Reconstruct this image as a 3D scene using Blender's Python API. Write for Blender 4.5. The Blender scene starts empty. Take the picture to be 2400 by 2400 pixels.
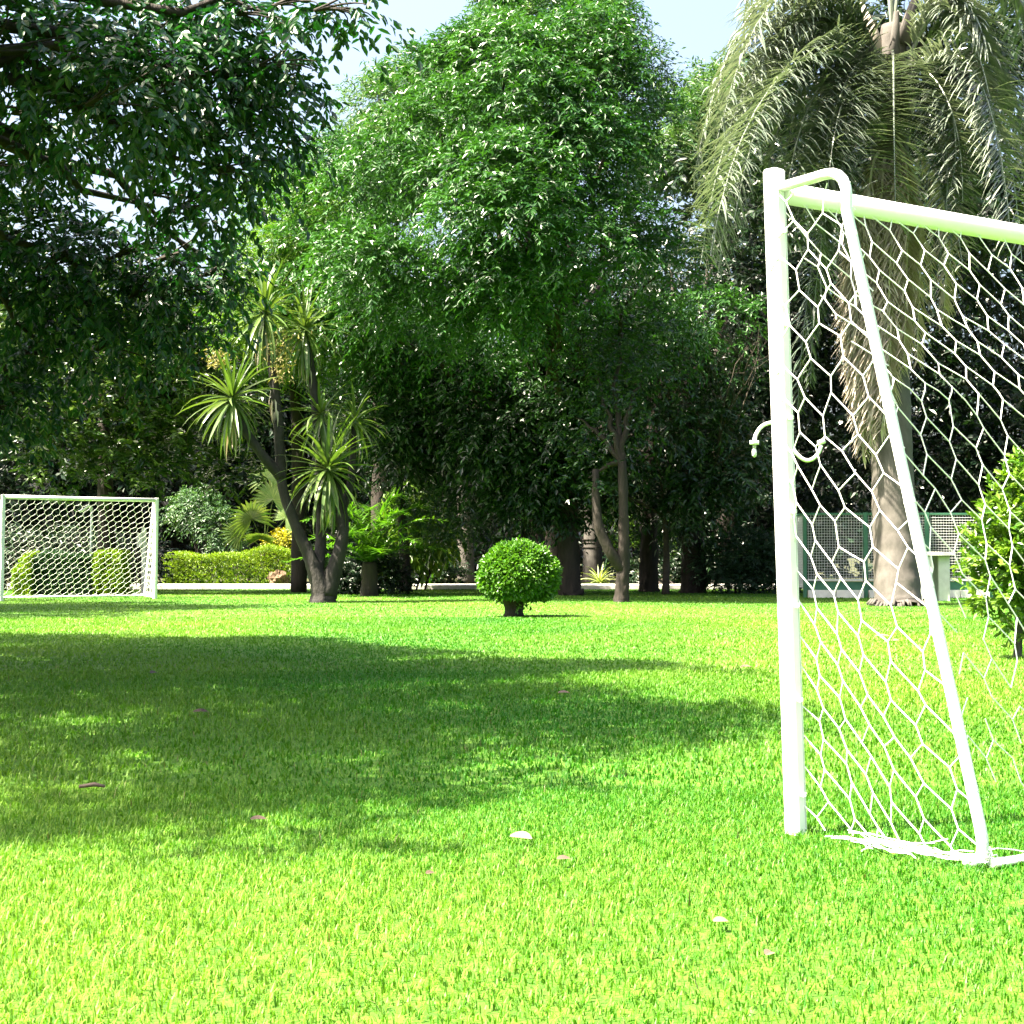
import bpy, math
import numpy as np
from mathutils import Vector, Matrix

# ------------------------------------------------------------------ camera, light, exposure
SC = bpy.context.scene
COL = SC.collection
F = 3600.0            # focal length in photo pixels (photo 2400 x 2400)
CH = 0.823            # camera height
PITCH = math.atan(106.0 / F)
cam = bpy.data.cameras.new("camera")
cam.sensor_width = 36.0
cam.lens = 36.0 * F / 2400.0
cam.clip_start = 0.05
cam.clip_end = 1500
camo = bpy.data.objects.new("camera", cam)
camo.location = (0, 0, CH)
camo.rotation_euler = (math.pi / 2 + PITCH, 0, 0)
COL.objects.link(camo)
SC.camera = camo

SUN_EL = math.radians(57)
LH = Vector((0.95, 0.31)).normalized()          # horizontal travel of the sunlight
LDIR = Vector((LH.x * math.cos(SUN_EL), LH.y * math.cos(SUN_EL), -math.sin(SUN_EL)))
sun = bpy.data.lights.new("sun", 'SUN')
sun.energy = 5.0
sun.angle = math.radians(0.53)
sun.color = (1.0, 0.91, 0.72)
suno = bpy.data.objects.new("sun", sun)
suno.rotation_euler = LDIR.to_track_quat('-Z', 'Y').to_euler()
COL.objects.link(suno)

world = bpy.data.worlds.new("World")
SC.world = world
world.use_nodes = True
wn = world.node_tree
wn.nodes.clear()
sky = wn.nodes.new('ShaderNodeTexSky')
sky.sky_type = 'NISHITA'
sky.sun_disc = False
sky.sun_elevation = SUN_EL
sky.sun_rotation = math.atan2(-LH.x, -LH.y)
sky.air_density = 1.0
sky.dust_density = 8.0
sky.ozone_density = 1.0
bg = wn.nodes.new('ShaderNodeBackground')
bg.inputs['Strength'].default_value = 0.068
wo = wn.nodes.new('ShaderNodeOutputWorld')
wn.links.new(sky.outputs[0], bg.inputs[0])
wn.links.new(bg.outputs[0], wo.inputs[0])

SC.view_settings.view_transform = 'Standard'
SC.view_settings.look = 'None'
SC.view_settings.gamma = 1.0
SC.view_settings.use_curve_mapping = False
SC.view_settings.exposure = 3.02
SC.render.engine = 'CYCLES'
cy = SC.cycles
cy.use_denoising = True
cy.max_bounces = 6
cy.diffuse_bounces = 3
cy.glossy_bounces = 2
cy.transmission_bounces = 4
cy.transparent_max_bounces = 4
cy.caustics_reflective = False
cy.caustics_refractive = False

# ------------------------------------------------------------------ helpers
def W(px, py, d):
    """photo pixel at forward distance d -> world point"""
    u = (px - 1200.0) / F
    v = (1200.0 - py) / F
    y = math.cos(PITCH) - v * math.sin(PITCH)
    z = math.sin(PITCH) + v * math.cos(PITCH)
    s = d / y
    return Vector((u * s, d, CH + z * s))

def gx(px, d):
    return (px - 1200.0) / F * d

def GD(py):
    """distance of a ground point seen at photo row py"""
    return CH * F / (py - 1306.0)

def nrm(a):
    return a / np.maximum(np.linalg.norm(a, axis=-1, keepdims=True), 1e-9)

def mesh_from(name, V, tris=None, quads=None, tint=None, smooth=False):
    V = np.asarray(V, dtype=np.float32).reshape(-1, 3)
    nt = 0 if tris is None else len(tris)
    nq = 0 if quads is None else len(quads)
    me = bpy.data.meshes.new(name)
    me.vertices.add(len(V))
    me.vertices.foreach_set('co', V.ravel())
    loops = []
    if nt: loops.append(np.asarray(tris, dtype=np.int32).ravel())
    if nq: loops.append(np.asarray(quads, dtype=np.int32).ravel())
    lv = np.concatenate(loops)
    me.loops.add(len(lv))
    me.loops.foreach_set('vertex_index', lv)
    me.polygons.add(nt + nq)
    ls = np.concatenate([np.arange(nt) * 3, nt * 3 + np.arange(nq) * 4]).astype(np.int32)
    me.polygons.foreach_set('loop_start', ls)
    me.polygons.foreach_set('use_smooth', np.concatenate([np.zeros(nt, bool), np.full(nq, bool(smooth))]))
    if tint is not None:
        at = me.attributes.new('tint', 'FLOAT', 'POINT')
        at.data.foreach_set('value', np.asarray(tint, dtype=np.float32))
    me.update(calc_edges=True)
    return me

class MB:
    """collects polygons; built as one mesh object"""
    def __init__(self):
        self.V = []; self.T = []; self.Q = []; self.tint = []; self.n = 0
    def add(self, V, tris=None, quads=None, tint=0.5):
        V = np.asarray(V, dtype=np.float32).reshape(-1, 3)
        if tris is not None and len(tris): self.T.append(np.asarray(tris, dtype=np.int32).reshape(-1, 3) + self.n)
        if quads is not None and len(quads): self.Q.append(np.asarray(quads, dtype=np.int32).reshape(-1, 4) + self.n)
        self.V.append(V)
        t = np.asarray(tint, dtype=np.float32)
        self.tint.append(np.full(len(V), float(t), dtype=np.float32) if t.ndim == 0 else t)
        self.n += len(V)
        return self
    def tube(self, pts, radii, sides=8, cap=True, tint=0.5, rough=0.0, rng=None):
        P = np.asarray([tuple(p) for p in pts], dtype=float)
        n = len(P)
        R = np.full(n, float(radii)) if np.ndim(radii) == 0 else np.asarray(radii, dtype=float)
        T = np.gradient(P, axis=0) if n > 2 else np.repeat((P[1] - P[0])[None], n, 0)
        T = nrm(T)
        ref = np.array([0, 0, 1.0]) if abs(T[0][2]) < 0.9 else np.array([1.0, 0, 0])
        a = np.cross(T[0], ref); a /= np.linalg.norm(a)
        V = []
        ang = np.linspace(0, 2 * math.pi, sides, endpoint=False)
        for i in range(n):
            a = a - T[i] * np.dot(a, T[i]); a /= max(np.linalg.norm(a), 1e-9)
            b = np.cross(T[i], a)
            rr = R[i] * np.ones(sides)
            if rough and rng is not None:
                rr = rr * (1 + rough * rng.normal(0, 1, sides))
            V.append(P[i] + (np.cos(ang) * rr)[:, None] * a + (np.sin(ang) * rr)[:, None] * b)
        V = np.concatenate(V)
        i = np.arange(n - 1)[:, None] * sides
        j = np.arange(sides)[None]
        k = (j + 1) % sides
        q = np.stack([i + j, i + k, i + sides + k, i + sides + j], -1).reshape(-1, 4)
        tr = []
        if cap:
            for s0, c in ((0, P[0]), ((n - 1) * sides, P[-1])):
                ci = len(V)
                V = np.concatenate([V, c[None]])
                for jj in range(sides):
                    tr.append((ci, s0 + (jj + 1) % sides, s0 + jj) if s0 == 0 else (ci, s0 + jj, s0 + (jj + 1) % sides))
        self.add(V, tr, q, tint)
        return self
    def box(self, c, size, rz=0.0, bev=0.0, tint=0.5):
        hx, hy, hz = size[0] / 2, size[1] / 2, size[2] / 2
        b = min(bev, hx * .9, hy * .9)
        if b <= 0:
            ring = [(-hx, -hy), (hx, -hy), (hx, hy), (-hx, hy)]
        else:
            ring = [(-hx + b, -hy), (hx - b, -hy), (hx, -hy + b), (hx, hy - b), (hx - b, hy), (-hx + b, hy), (-hx, hy - b), (-hx, -hy + b)]
        m = len(ring)
        V = []
        lv = [(-hz, 1.0), (hz, 1.0)] if b <= 0 else [(-hz, .97), (-hz + b * .6, 1.0), (hz - b * .6, 1.0), (hz, .97)]
        cs, sn = math.cos(rz), math.sin(rz)
        for z, s in lv:
            for x, y in ring:
                x2, y2 = x * s, y * s
                V.append((c[0] + x2 * cs - y2 * sn, c[1] + x2 * sn + y2 * cs, c[2] + z))
        q = []; t = []
        L = len(lv)
        for l in range(L - 1):
            for j in range(m):
                k = (j + 1) % m
                q.append((l * m + j, l * m + k, (l + 1) * m + k, (l + 1) * m + j))
        for j in range(1, m - 1):
            t.append((0, j + 1, j))
            t.append(((L - 1) * m, (L - 1) * m + j, (L - 1) * m + j + 1))
        return self.add(V, t, q, tint)
    def build(self, name, mat, parent=None, smooth=False, **props):
        V = np.concatenate(self.V)
        T = np.concatenate(self.T) if self.T else None
        Q = np.concatenate(self.Q) if self.Q else None
        if parent is not None:
            V = V - np.asarray(world_loc(parent), dtype=np.float32)
        return obj(name, mesh_from(name, V, T, Q, np.concatenate(self.tint), smooth), mat, parent, **props)

LOCS = {}
def world_loc(o):
    return LOCS.get(o.name, (0, 0, 0))

def obj(name, me, mat, parent=None, **props):
    o = bpy.data.objects.new(name, me)
    COL.objects.link(o)
    if mat is not None and len(me.materials) == 0:
        me.materials.append(mat)
    if parent is not None:
        o.parent = parent
        LOCS[o.name] = world_loc(parent)
    for k, v in props.items():
        o[k] = v
    return o

def thing(name, label, cat, loc, group=None):
    """an Empty at the thing's base; parts are built in world coordinates and parented"""
    o = bpy.data.objects.new(name, None)
    COL.objects.link(o)
    o.location = loc
    o.empty_display_size = 0.2
    LOCS[o.name] = tuple(loc)
    o['label'] = label
    o['category'] = cat
    if group: o['group'] = group
    return o

def tag(o, label, cat, group=None):
    o['label'] = label; o['category'] = cat
    if group: o['group'] = group
    return o

def bez(p0, p1, p2, n=10, p3=None):
    t = np.linspace(0, 1, n)[:, None]
    p0, p1, p2 = (np.asarray(tuple(p), float) for p in (p0, p1, p2))
    if p3 is None:
        return (1 - t) ** 2 * p0 + 2 * t * (1 - t) * p1 + t ** 2 * p2
    p3 = np.asarray(tuple(p3), float)
    return (1 - t) ** 3 * p0 + 3 * t * (1 - t) ** 2 * p1 + 3 * t ** 2 * (1 - t) * p2 + t ** 3 * p3

def smooth_path(pts, n=6):
    """Catmull-Rom through points"""
    P = [np.asarray(tuple(p), float) for p in pts]
    P = [2 * P[0] - P[1]] + P + [2 * P[-1] - P[-2]]
    out = []
    for i in range(1, len(P) - 2):
        for t in np.linspace(0, 1, n, endpoint=False):
            a, b, c, d = P[i - 1], P[i], P[i + 1], P[i + 2]
            out.append(.5 * (2 * b + (c - a) * t + (2 * a - 5 * b + 4 * c - d) * t * t + (3 * b - a - 3 * c + d) * t ** 3))
    out.append(P[-2])
    return np.array(out)

# ------------------------------------------------------------------ materials
def nmat(name):
    m = bpy.data.materials.new(name)
    m.use_nodes = True
    n = m.node_tree
    n.nodes.clear()
    out = n.nodes.new('ShaderNodeOutputMaterial')
    return m, n, out

def leaf_mat(name, c0, c1, rough=0.42, trans=0.35, tcol=None, spec=0.5):
    """leaf colour runs from c0 to c1 with each leaf's own tint; thin, so some light passes through"""
    m, n, out = nmat(name)
    at = n.nodes.new('ShaderNodeAttribute'); at.attribute_name = 'tint'
    mix = n.nodes.new('ShaderNodeMix'); mix.data_type = 'RGBA'
    mix.inputs[6].default_value = (*c0, 1); mix.inputs[7].default_value = (*c1, 1)
    n.links.new(at.outputs['Fac'], mix.inputs[0])
    p = n.nodes.new('ShaderNodeBsdfPrincipled')
    p.inputs['Roughness'].default_value = rough
    p.inputs['Specular IOR Level'].default_value = spec
    n.links.new(mix.outputs[2], p.inputs['Base Color'])
    tr = n.nodes.new('ShaderNodeBsdfTranslucent')
    mul = n.nodes.new('ShaderNodeMix'); mul.data_type = 'RGBA'; mul.blend_type = 'MULTIPLY'
    mul.inputs[0].default_value = 1.0
    mul.inputs[7].default_value = (*(tcol or (1.3, 1.35, .5)), 1)
    n.links.new(mix.outputs[2], mul.inputs[6])
    n.links.new(mul.outputs[2], tr.inputs['Color'])
    ms = n.nodes.new('ShaderNodeMixShader')
    ms.inputs[0].default_value = trans
    n.links.new(p.outputs[0], ms.inputs[1]); n.links.new(tr.outputs[0], ms.inputs[2])
    n.links.new(ms.outputs[0], out.inputs[0])
    return m

def rough_mat(name, c0, c1, scale=8.0, rough=0.8, bump=0.3, detail=6.0, stretch=(1, 1, 1), bdist=0.02, spec=0.3):
    m, n, out = nmat(name)
    tc = n.nodes.new('ShaderNodeTexCoord')
    mp = n.nodes.new('ShaderNodeMapping'); mp.inputs['Scale'].default_value = stretch
    no = n.nodes.new('ShaderNodeTexNoise')
    no.inputs['Scale'].default_value = scale; no.inputs['Detail'].default_value = detail
    no.inputs['Roughness'].default_value = .65
    n.links.new(tc.outputs['Object'], mp.inputs[0]); n.links.new(mp.outputs[0], no.inputs['Vector'])
    cr = n.nodes.new('ShaderNodeValToRGB')
    cr.color_ramp.elements[0].position = .3; cr.color_ramp.elements[0].color = (*c0, 1)
    cr.color_ramp.elements[1].position = .72; cr.color_ramp.elements[1].color = (*c1, 1)
    n.links.new(no.outputs[0], cr.inputs[0])
    p = n.nodes.new('ShaderNodeBsdfPrincipled')
    p.inputs['Roughness'].default_value = rough
    p.inputs['Specular IOR Level'].default_value = spec
    n.links.new(cr.outputs[0], p.inputs['Base Color'])
    if bump:
        b = n.nodes.new('ShaderNodeBump'); b.inputs['Strength'].default_value = bump
        b.inputs['Distance'].default_value = bdist
        n.links.new(no.outputs[0], b.inputs['Height']); n.links.new(b.outputs[0], p.inputs['Normal'])
    n.links.new(p.outputs[0], out.inputs[0])
    return m

M = {}
M['blade'] = leaf_mat('grass_blade', (.024, .135, .003), (.180, .285, .030), rough=.5, trans=.34, tcol=(.9, 1.2, .4), spec=.3)
M['dry_blade'] = leaf_mat('dry_grass_blade', (.09, .10, .025), (.17, .17, .06), rough=.6, trans=.3, tcol=(1.1, 1, .6))
M['lawn'] = rough_mat('lawn_turf', (.022, .09, .003), (.08, .16, .010), scale=9, rough=.9, bump=.6, bdist=.03)
M['soil'] = rough_mat('woodland_soil', (.02, .03, .008), (.06, .055, .025), scale=3, rough=.95, bump=.6, bdist=.05)
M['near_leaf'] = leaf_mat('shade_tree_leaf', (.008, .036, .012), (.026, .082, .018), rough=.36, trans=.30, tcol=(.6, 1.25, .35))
M['ash_leaf'] = leaf_mat('ash_tree_leaf', (.011, .054, .010), (.042, .128, .020), rough=.33, trans=.30)
M['haze_toned_leaf'] = leaf_mat('haze_toned_feathery_leaf', (.032, .088, .034), (.080, .150, .052), rough=.45, trans=.35)  # haze over the far treetops is put into this paler colour
M['lime_leaf'] = leaf_mat('lime_leaf', (.034, .11, .010), (.10, .185, .016), rough=.45, trans=.40)
M['dark_leaf'] = leaf_mat('dark_broad_leaf', (.004, .014, .007), (.013, .036, .011), rough=.36, trans=.18)  # albedo held very low, so the wood's deep shade sits in the colour
M['shaded_crown_leaf'] = leaf_mat('shaded_crown_leaf', (.004, .019, .006), (.021, .062, .013), rough=.33, trans=.18)  # shade of the main crown's lower part is put into this darker leaf
M['magnolia_leaf'] = leaf_mat('magnolia_leaf', (.014, .045, .008), (.075, .12, .016), rough=.32, trans=.25)
M['topiary_leaf'] = leaf_mat('topiary_leaf', (.026, .11, .006), (.085, .20, .012), rough=.38, trans=.32)
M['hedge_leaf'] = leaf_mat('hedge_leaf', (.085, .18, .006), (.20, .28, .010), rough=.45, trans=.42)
M['shade_toned_leaf'] = leaf_mat('shade_toned_leaf', (.008, .034, .012), (.022, .065, .022), rough=.5, trans=.3)  # shade on the far hedge's middle is put into this duller colour
M['bush_leaf'] = leaf_mat('glossy_bush_leaf', (.035, .12, .010), (.13, .22, .02), rough=.33, trans=.32)
M['yucca_leaf'] = leaf_mat('yucca_leaf', (.035, .09, .015), (.12, .165, .045), rough=.33, trans=.28)
M['palm_leaf'] = leaf_mat('palm_leaflet', (.062, .095, .068), (.215, .24, .195), rough=.27, trans=.18, tcol=(.9, 1.0, .5), spec=.8)
M['dry_frond'] = leaf_mat('dry_palm_frond', (.38, .32, .26), (.60, .54, .47), rough=.7, trans=.2, tcol=(1.1, .9, .6), spec=.2)
M['broad_leaf'] = leaf_mat('broad_green_leaf', (.022, .10, .006), (.08, .18, .012), rough=.35, trans=.42)
M['pale_stripe'] = leaf_mat('pale_strap_leaf', (.14, .20, .05), (.34, .38, .16), rough=.4, trans=.3)
M['flower'] = leaf_mat('straw_flower', (.16, .14, .045), (.30, .26, .09), rough=.7, trans=.25)
M['yellow'] = leaf_mat('yellow_leaf', (.26, .27, .012), (.42, .36, .02), rough=.5, trans=.35)
M['bark'] = rough_mat('dark_bark', (.011, .009, .008), (.04, .03, .024), scale=7, bump=.9, stretch=(1, 1, .25), bdist=.05)
M['grey_bark'] = rough_mat('grey_bark', (.04, .038, .032), (.12, .11, .09), scale=6, bump=.7, stretch=(1, 1, .4), bdist=.03)
M['palm_bark'] = rough_mat('palm_bark', (.045, .040, .036), (.105, .094, .086), scale=4, bump=.5, stretch=(1, 1, .6), bdist=.03)
M['yucca_bark'] = rough_mat('yucca_bark', (.009, .008, .008), (.028, .025, .022), scale=9, bump=.9, stretch=(1, 1, .5), bdist=.04)
M['twig'] = rough_mat('dry_twig', (.022, .017, .013), (.07, .055, .042), scale=9, bump=.3)
M['paint'] = rough_mat('white_gloss_paint', (.74, .75, .76), (.82, .82, .81), scale=5, rough=.32, bump=.06, bdist=.004, spec=.5)
M['cord'] = rough_mat('white_net_cord', (.70, .70, .68), (.82, .81, .78), scale=60, rough=.8, bump=.4, bdist=.002)
M['steel'] = rough_mat('zinc_hook', (.35, .35, .36), (.5, .5, .5), scale=30, rough=.35, bump=.1, bdist=.002)
M['green_paint'] = rough_mat('green_fence_paint', (.035, .12, .075), (.06, .17, .105), scale=6, rough=.45, bump=.1, bdist=.004)
M['wire'] = rough_mat('galvanised_wire', (.45, .46, .46), (.6, .6, .6), scale=30, rough=.5, bump=0)
M['wall'] = rough_mat('whitewash', (.52, .50, .46), (.74, .72, .68), scale=4, rough=.85, bump=.3, bdist=.01)
M['path'] = rough_mat('pale_concrete', (.50, .48, .45), (.66, .64, .60), scale=5, rough=.85, bump=.2, bdist=.01)
M['stone'] = rough_mat('rooty_earth', (.05, .032, .018), (.20, .13, .08), scale=14, rough=.9, bump=1.0, bdist=.06)
M['dead_leaf'] = leaf_mat('fallen_leaf', (.035, .02, .012), (.24, .165, .12), rough=.6, trans=.2, tcol=(1.1, .9, .6))
M['bulb'], _n, _o = nmat('frosted_bulb')
_p = _n.nodes.new('ShaderNodeBsdfPrincipled')
_p.inputs['Base Color'].default_value = (.82, .83, .84, 1); _p.inputs['Roughness'].default_value = .15
_p.inputs['Transmission Weight'].default_value = .35
_n.links.new(_p.outputs[0], _o.inputs[0])

# ------------------------------------------------------------------ foliage
def leaf_geo(mb, P, A, N, L, Wd, tint, fold=.12, hexa=False):
    """P base points, A axis, N normal (unit arrays), L and Wd lengths: folded leaves of 2 or 4 triangles"""
    n = len(P)
    N = nrm(N - A * np.sum(N * A, -1, keepdims=True))
    S = np.cross(A, N)
    L = np.broadcast_to(np.asarray(L, float), (n,))[:, None]
    Wd = np.broadcast_to(np.asarray(Wd, float), (n,))[:, None]
    tint = np.broadcast_to(np.asarray(tint, float), (n,))
    if not hexa:
        l = P + A * L * .45 + S * Wd * .5 + N * Wd * fold
        r = P + A * L * .45 - S * Wd * .5 + N * Wd * fold
        t = P + A * L - N * L * .08
        V = np.stack([P, l, t, r], 1).reshape(-1, 3)
        b = np.arange(n)[:, None] * 4
        T = np.concatenate([b + np.array([[0, 1, 2]]), b + np.array([[0, 2, 3]])])
        mb.add(V, T, None, np.repeat(tint, 4))
    else:
        up = N * Wd * fold
        l1 = P + A * L * .30 + S * Wd * .46 + up
        l2 = P + A * L * .68 + S * Wd * .42 + up - N * L * .03
        r1 = P + A * L * .30 - S * Wd * .46 + up
        r2 = P + A * L * .68 - S * Wd * .42 + up - N * L * .03
        t = P + A * L - N * L * .12
        V = np.stack([P, l1, l2, t, r2, r1], 1).reshape(-1, 3)
        b = np.arange(n)[:, None] * 6
        T = np.concatenate([b + np.array([f]) for f in ((0, 1, 2), (0, 2, 3), (0, 3, 4), (0, 4, 5))])
        mb.add(V, T, None, np.repeat(tint, 6))

def twigs(mb, rng, C, R, n, k=10, tl=.5, ll=.09, lw=.035, up=.25, droop=.25, spread=.5, zbias=.25,
          hexa=False, tint0=.5, tvar=.25, rmin=.45, keep=None, wpow=2.0, ladroop=.25, fold=.12, clump_tint=None):
    """leafy twigs spread through ellipsoid clumps C (m,3), R (m,3)"""
    C = np.asarray(C, float).reshape(-1, 3); R = np.asarray(R, float).reshape(-1, 3)
    w = R.mean(1) ** wpow; w /= w.sum()
    i = rng.choice(len(C), n, p=w)
    D = rng.normal(size=(n, 3)); D[:, 2] += zbias; D = nrm(D)
    rr = rmin + (1 - rmin) * rng.random(n) ** .6
    O = C[i] + D * R[i] * rr[:, None]
    if keep is not None:
        m = keep(O)
        O, D, i = O[m], D[m], i[m]; n = len(O)
    td = nrm(D + np.array([0, 0, up]) + rng.normal(size=(n, 3)) * spread)
    t = (np.linspace(.12, 1, k)[None] + rng.normal(0, .03, (n, k)))[..., None]
    TL = (tl * rng.uniform(.6, 1.3, n))[:, None, None]
    P = O[:, None] + td[:, None] * TL * t - np.array([0, 0, 1.0]) * droop * TL * t * t
    tg = td[:, None] - np.array([0, 0, 1.0]) * 2 * droop * t
    side = nrm(np.cross(tg, np.array([0, 0, 1.0])) + rng.normal(size=(n, k, 3)) * .25)
    sg = np.where(np.arange(k) % 2 == 0, 1.0, -1.0)[None, :, None]
    A = nrm(nrm(tg) * .75 + side * sg * .8 + rng.normal(size=(n, k, 3)) * .25 - np.array([0, 0, ladroop]))
    N = nrm(np.array([0, 0, .8]) + D[:, None] * .45 + rng.normal(size=(n, k, 3)) * .45)
    base = tint0 + rng.normal(0, tvar, n)
    if clump_tint is not None: base = base + np.asarray(clump_tint)[i]
    ti = np.clip(base[:, None] + rng.normal(0, .12, (n, k)), 0, 1)
    Ls = ll * rng.uniform(.7, 1.25, (n, k)); Ws = lw * rng.uniform(.75, 1.2, (n, k))
    leaf_geo(mb, P.reshape(-1, 3), A.reshape(-1, 3), N.reshape(-1, 3), Ls.ravel(), Ws.ravel(), ti.ravel(), fold, hexa)
    return O

def limb_set(rng, parent, mat, start, targets, r0, r1=.015, sides=7, wob=.12, n=9):
    for tg in targets:
        s = np.asarray(tuple(start), float); e = np.asarray(tuple(tg), float)
        L = np.linalg.norm(e - s)
        mid = s * .55 + e * .45 + np.array([0, 0, .18 * L]) + rng.normal(0, wob * L * .5, 3)
        P = bez(s, mid, e, n)
        P[1:-1] += rng.normal(0, .02 * L, (n - 2, 3))
        MB().tube(P, np.linspace(r0, r1, n), sides, cap=False, rough=.05, rng=rng).build('limb', mat, parent, smooth=True)

def trunk(rng, parent, mat, pts, radii, sides=14, n=7, rough=.05, name='trunk'):
    P = smooth_path(pts, n)
    R = np.interp(np.linspace(0, 1, len(P)), np.linspace(0, 1, len(radii)), radii)
    return MB().tube(P, R, sides, rough=rough, rng=rng).build(name, mat, parent, smooth=True)

def ground_pt(px, d):
    return Vector((gx(px, d), d, 0))

def seg_inside(p, poly):
    pass

# ------------------------------------------------------------------ ground, lawn, path
def sheet(name, x0, x1, y0, y1, z, mat, nx=2, ny=2):
    xs = np.linspace(x0, x1, nx); ys = np.linspace(y0, y1, ny)
    X, Y = np.meshgrid(xs, ys)
    V = np.stack([X.ravel(), Y.ravel(), np.full(X.size, z)], -1)
    q = []
    for j in range(ny - 1):
        for i in range(nx - 1):
            a = j * nx + i
            q.append((a, a + 1, a + nx + 1, a + nx))
    return obj(name, mesh_from(name, V, None, q), mat, kind='structure')

PATH_D = 39.6
sheet('ground', -600, 600, -60, 1200, -.012, M['soil'])
sheet('lawn', -40, 40, -30, PATH_D - .1, 0.0, M['lawn'])
MB().box((0, PATH_D + .75, .045), (60, 1.5, .13), 0, .02).build('path', M['path'], None, kind='structure')
sheet('lawn_strip', -9.0, 6.0, PATH_D + 1.6, PATH_D + 5.5, 0.004, M['lawn'])

def grass(rng, n, d0, d1, L, Wb, segs, margin=1.0, tv_=.25):
    # uniform over the wedge in view plus a margin
    d = np.sqrt(rng.random(n) * (d1 ** 2 - d0 ** 2) + d0 ** 2)
    x = (rng.random(n) * 2 - 1) * (.345 * d + margin)
    z0 = np.zeros(n)
    patch = .5 + .5 * np.sin(x * 1.7 + 1.3 * np.sin(d * .9)) * np.sin(d * 1.3 + 1.1 * np.sin(x * 1.1 + 2))
    az = rng.random(n) * 2 * math.pi
    lean = rng.uniform(.2, 1.1, n)
    Ln = L * rng.uniform(.5, 1.3, n) * (.85 + .3 * patch) * np.where(rng.random(n) < .03, 1.7, 1.0)
    w = Wb * rng.uniform(.7, 1.25, n)
    H = np.stack([np.cos(az), np.sin(az), np.zeros(n)], -1)
    S = np.stack([-np.sin(az + rng.normal(0, .5, n)), np.cos(az), np.zeros(n)], -1)
    S = nrm(S)
    Z = np.array([0, 0, 1.0])
    B = np.stack([x, d, z0], -1)
    def at(t):
        return B + H * (Ln * lean * t * t)[:, None] * .9 + Z * (Ln * (t - .35 * lean * t * t))[:, None]
    tint = np.clip(.35 + .35 * (patch - .5) + .22 * np.sin(x * .8 + d * .35 + 2 * np.sin(d * .21)) + rng.normal(0, tv_, n), 0, 1)
    hw = (w * .5)[:, None] * S
    if segs == 1:
        V = np.stack([B - hw, B + hw, at(1.0)], 1).reshape(-1, 3)
        T = np.arange(n)[:, None] * 3 + np.array([[0, 1, 2]])
        tv = np.repeat(tint, 3)
    elif segs == 2:
        m = at(.55)
        V = np.stack([B - hw, B + hw, m + hw * .8, m - hw * .8, at(1.0)], 1).reshape(-1, 3)
        b = np.arange(n)[:, None] * 5
        T = np.concatenate([b + np.array([f]) for f in ((0, 1, 2), (0, 2, 3), (3, 2, 4))])
        tv = np.repeat(tint, 5)
    else:
        m1 = at(.4); m2 = at(.75)
        V = np.stack([B - hw, B + hw, m1 + hw * .95, m1 - hw * .95, m2 + hw * .7, m2 - hw * .7, at(1.0)], 1).reshape(-1, 3)
        b = np.arange(n)[:, None] * 7
        T = np.concatenate([b + np.array([f]) for f in ((0, 1, 2), (0, 2, 3), (3, 2, 4), (3, 4, 5), (5, 4, 6))])
        tv = np.repeat(tint, 7)
    return V, T, tv

rg = np.random.default_rng(11)
gb = MB()
for n, d0, d1, L, Wb, s in ((150000, 2.2, 5.5, .027, .0036, 2), (115000, 5.5, 11, .030, .0070, 2),
                            (150000, 11, 21, .026, .014, 1), (90000, 21, PATH_D - .2, .024, .022, 1)):
    V, T, tv = grass(rg, n, d0, d1, L, Wb, s, tv_=.19 if d0 < 5 else .13 if d0 < 10 else .08)
    gb.add(V, T, None, tv)
db = MB()
V, T, tv = grass(rg, 3000, 2.2, 12, .035, .004, 2)
db.add(V, T, None, tv)
db.build('dry_grass', M['dry_blade'], None, kind='stuff', label='scattered straw-coloured blades lying among the green grass', category='grass')
gb.build('grass', M['blade'], None, kind='stuff', label='short bright green grass covering the lawn', category='grass')

# ------------------------------------------------------------------ football goals
def clip_poly(a, b, poly):
    """clip segment a-b (2D) to a convex polygon given counter-clockwise; None if outside"""
    t0, t1 = 0.0, 1.0
    dx, dy = b[0] - a[0], b[1] - a[1]
    m = len(poly)
    for i in range(m):
        p, q = poly[i], poly[(i + 1) % m]
        nx, ny = -(q[1] - p[1]), (q[0] - p[0])       # inward normal for ccw
        num = nx * (a[0] - p[0]) + ny * (a[1] - p[1])
        den = nx * dx + ny * dy
        if abs(den) < 1e-12:
            if num < 0: return None
            continue
        t = -num / den
        if den > 0: t0 = max(t0, t)
        else: t1 = min(t1, t)
        if t0 >= t1: return None
    return ((a[0] + dx * t0, a[1] + dy * t0), (a[0] + dx * t1, a[1] + dy * t1))

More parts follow.
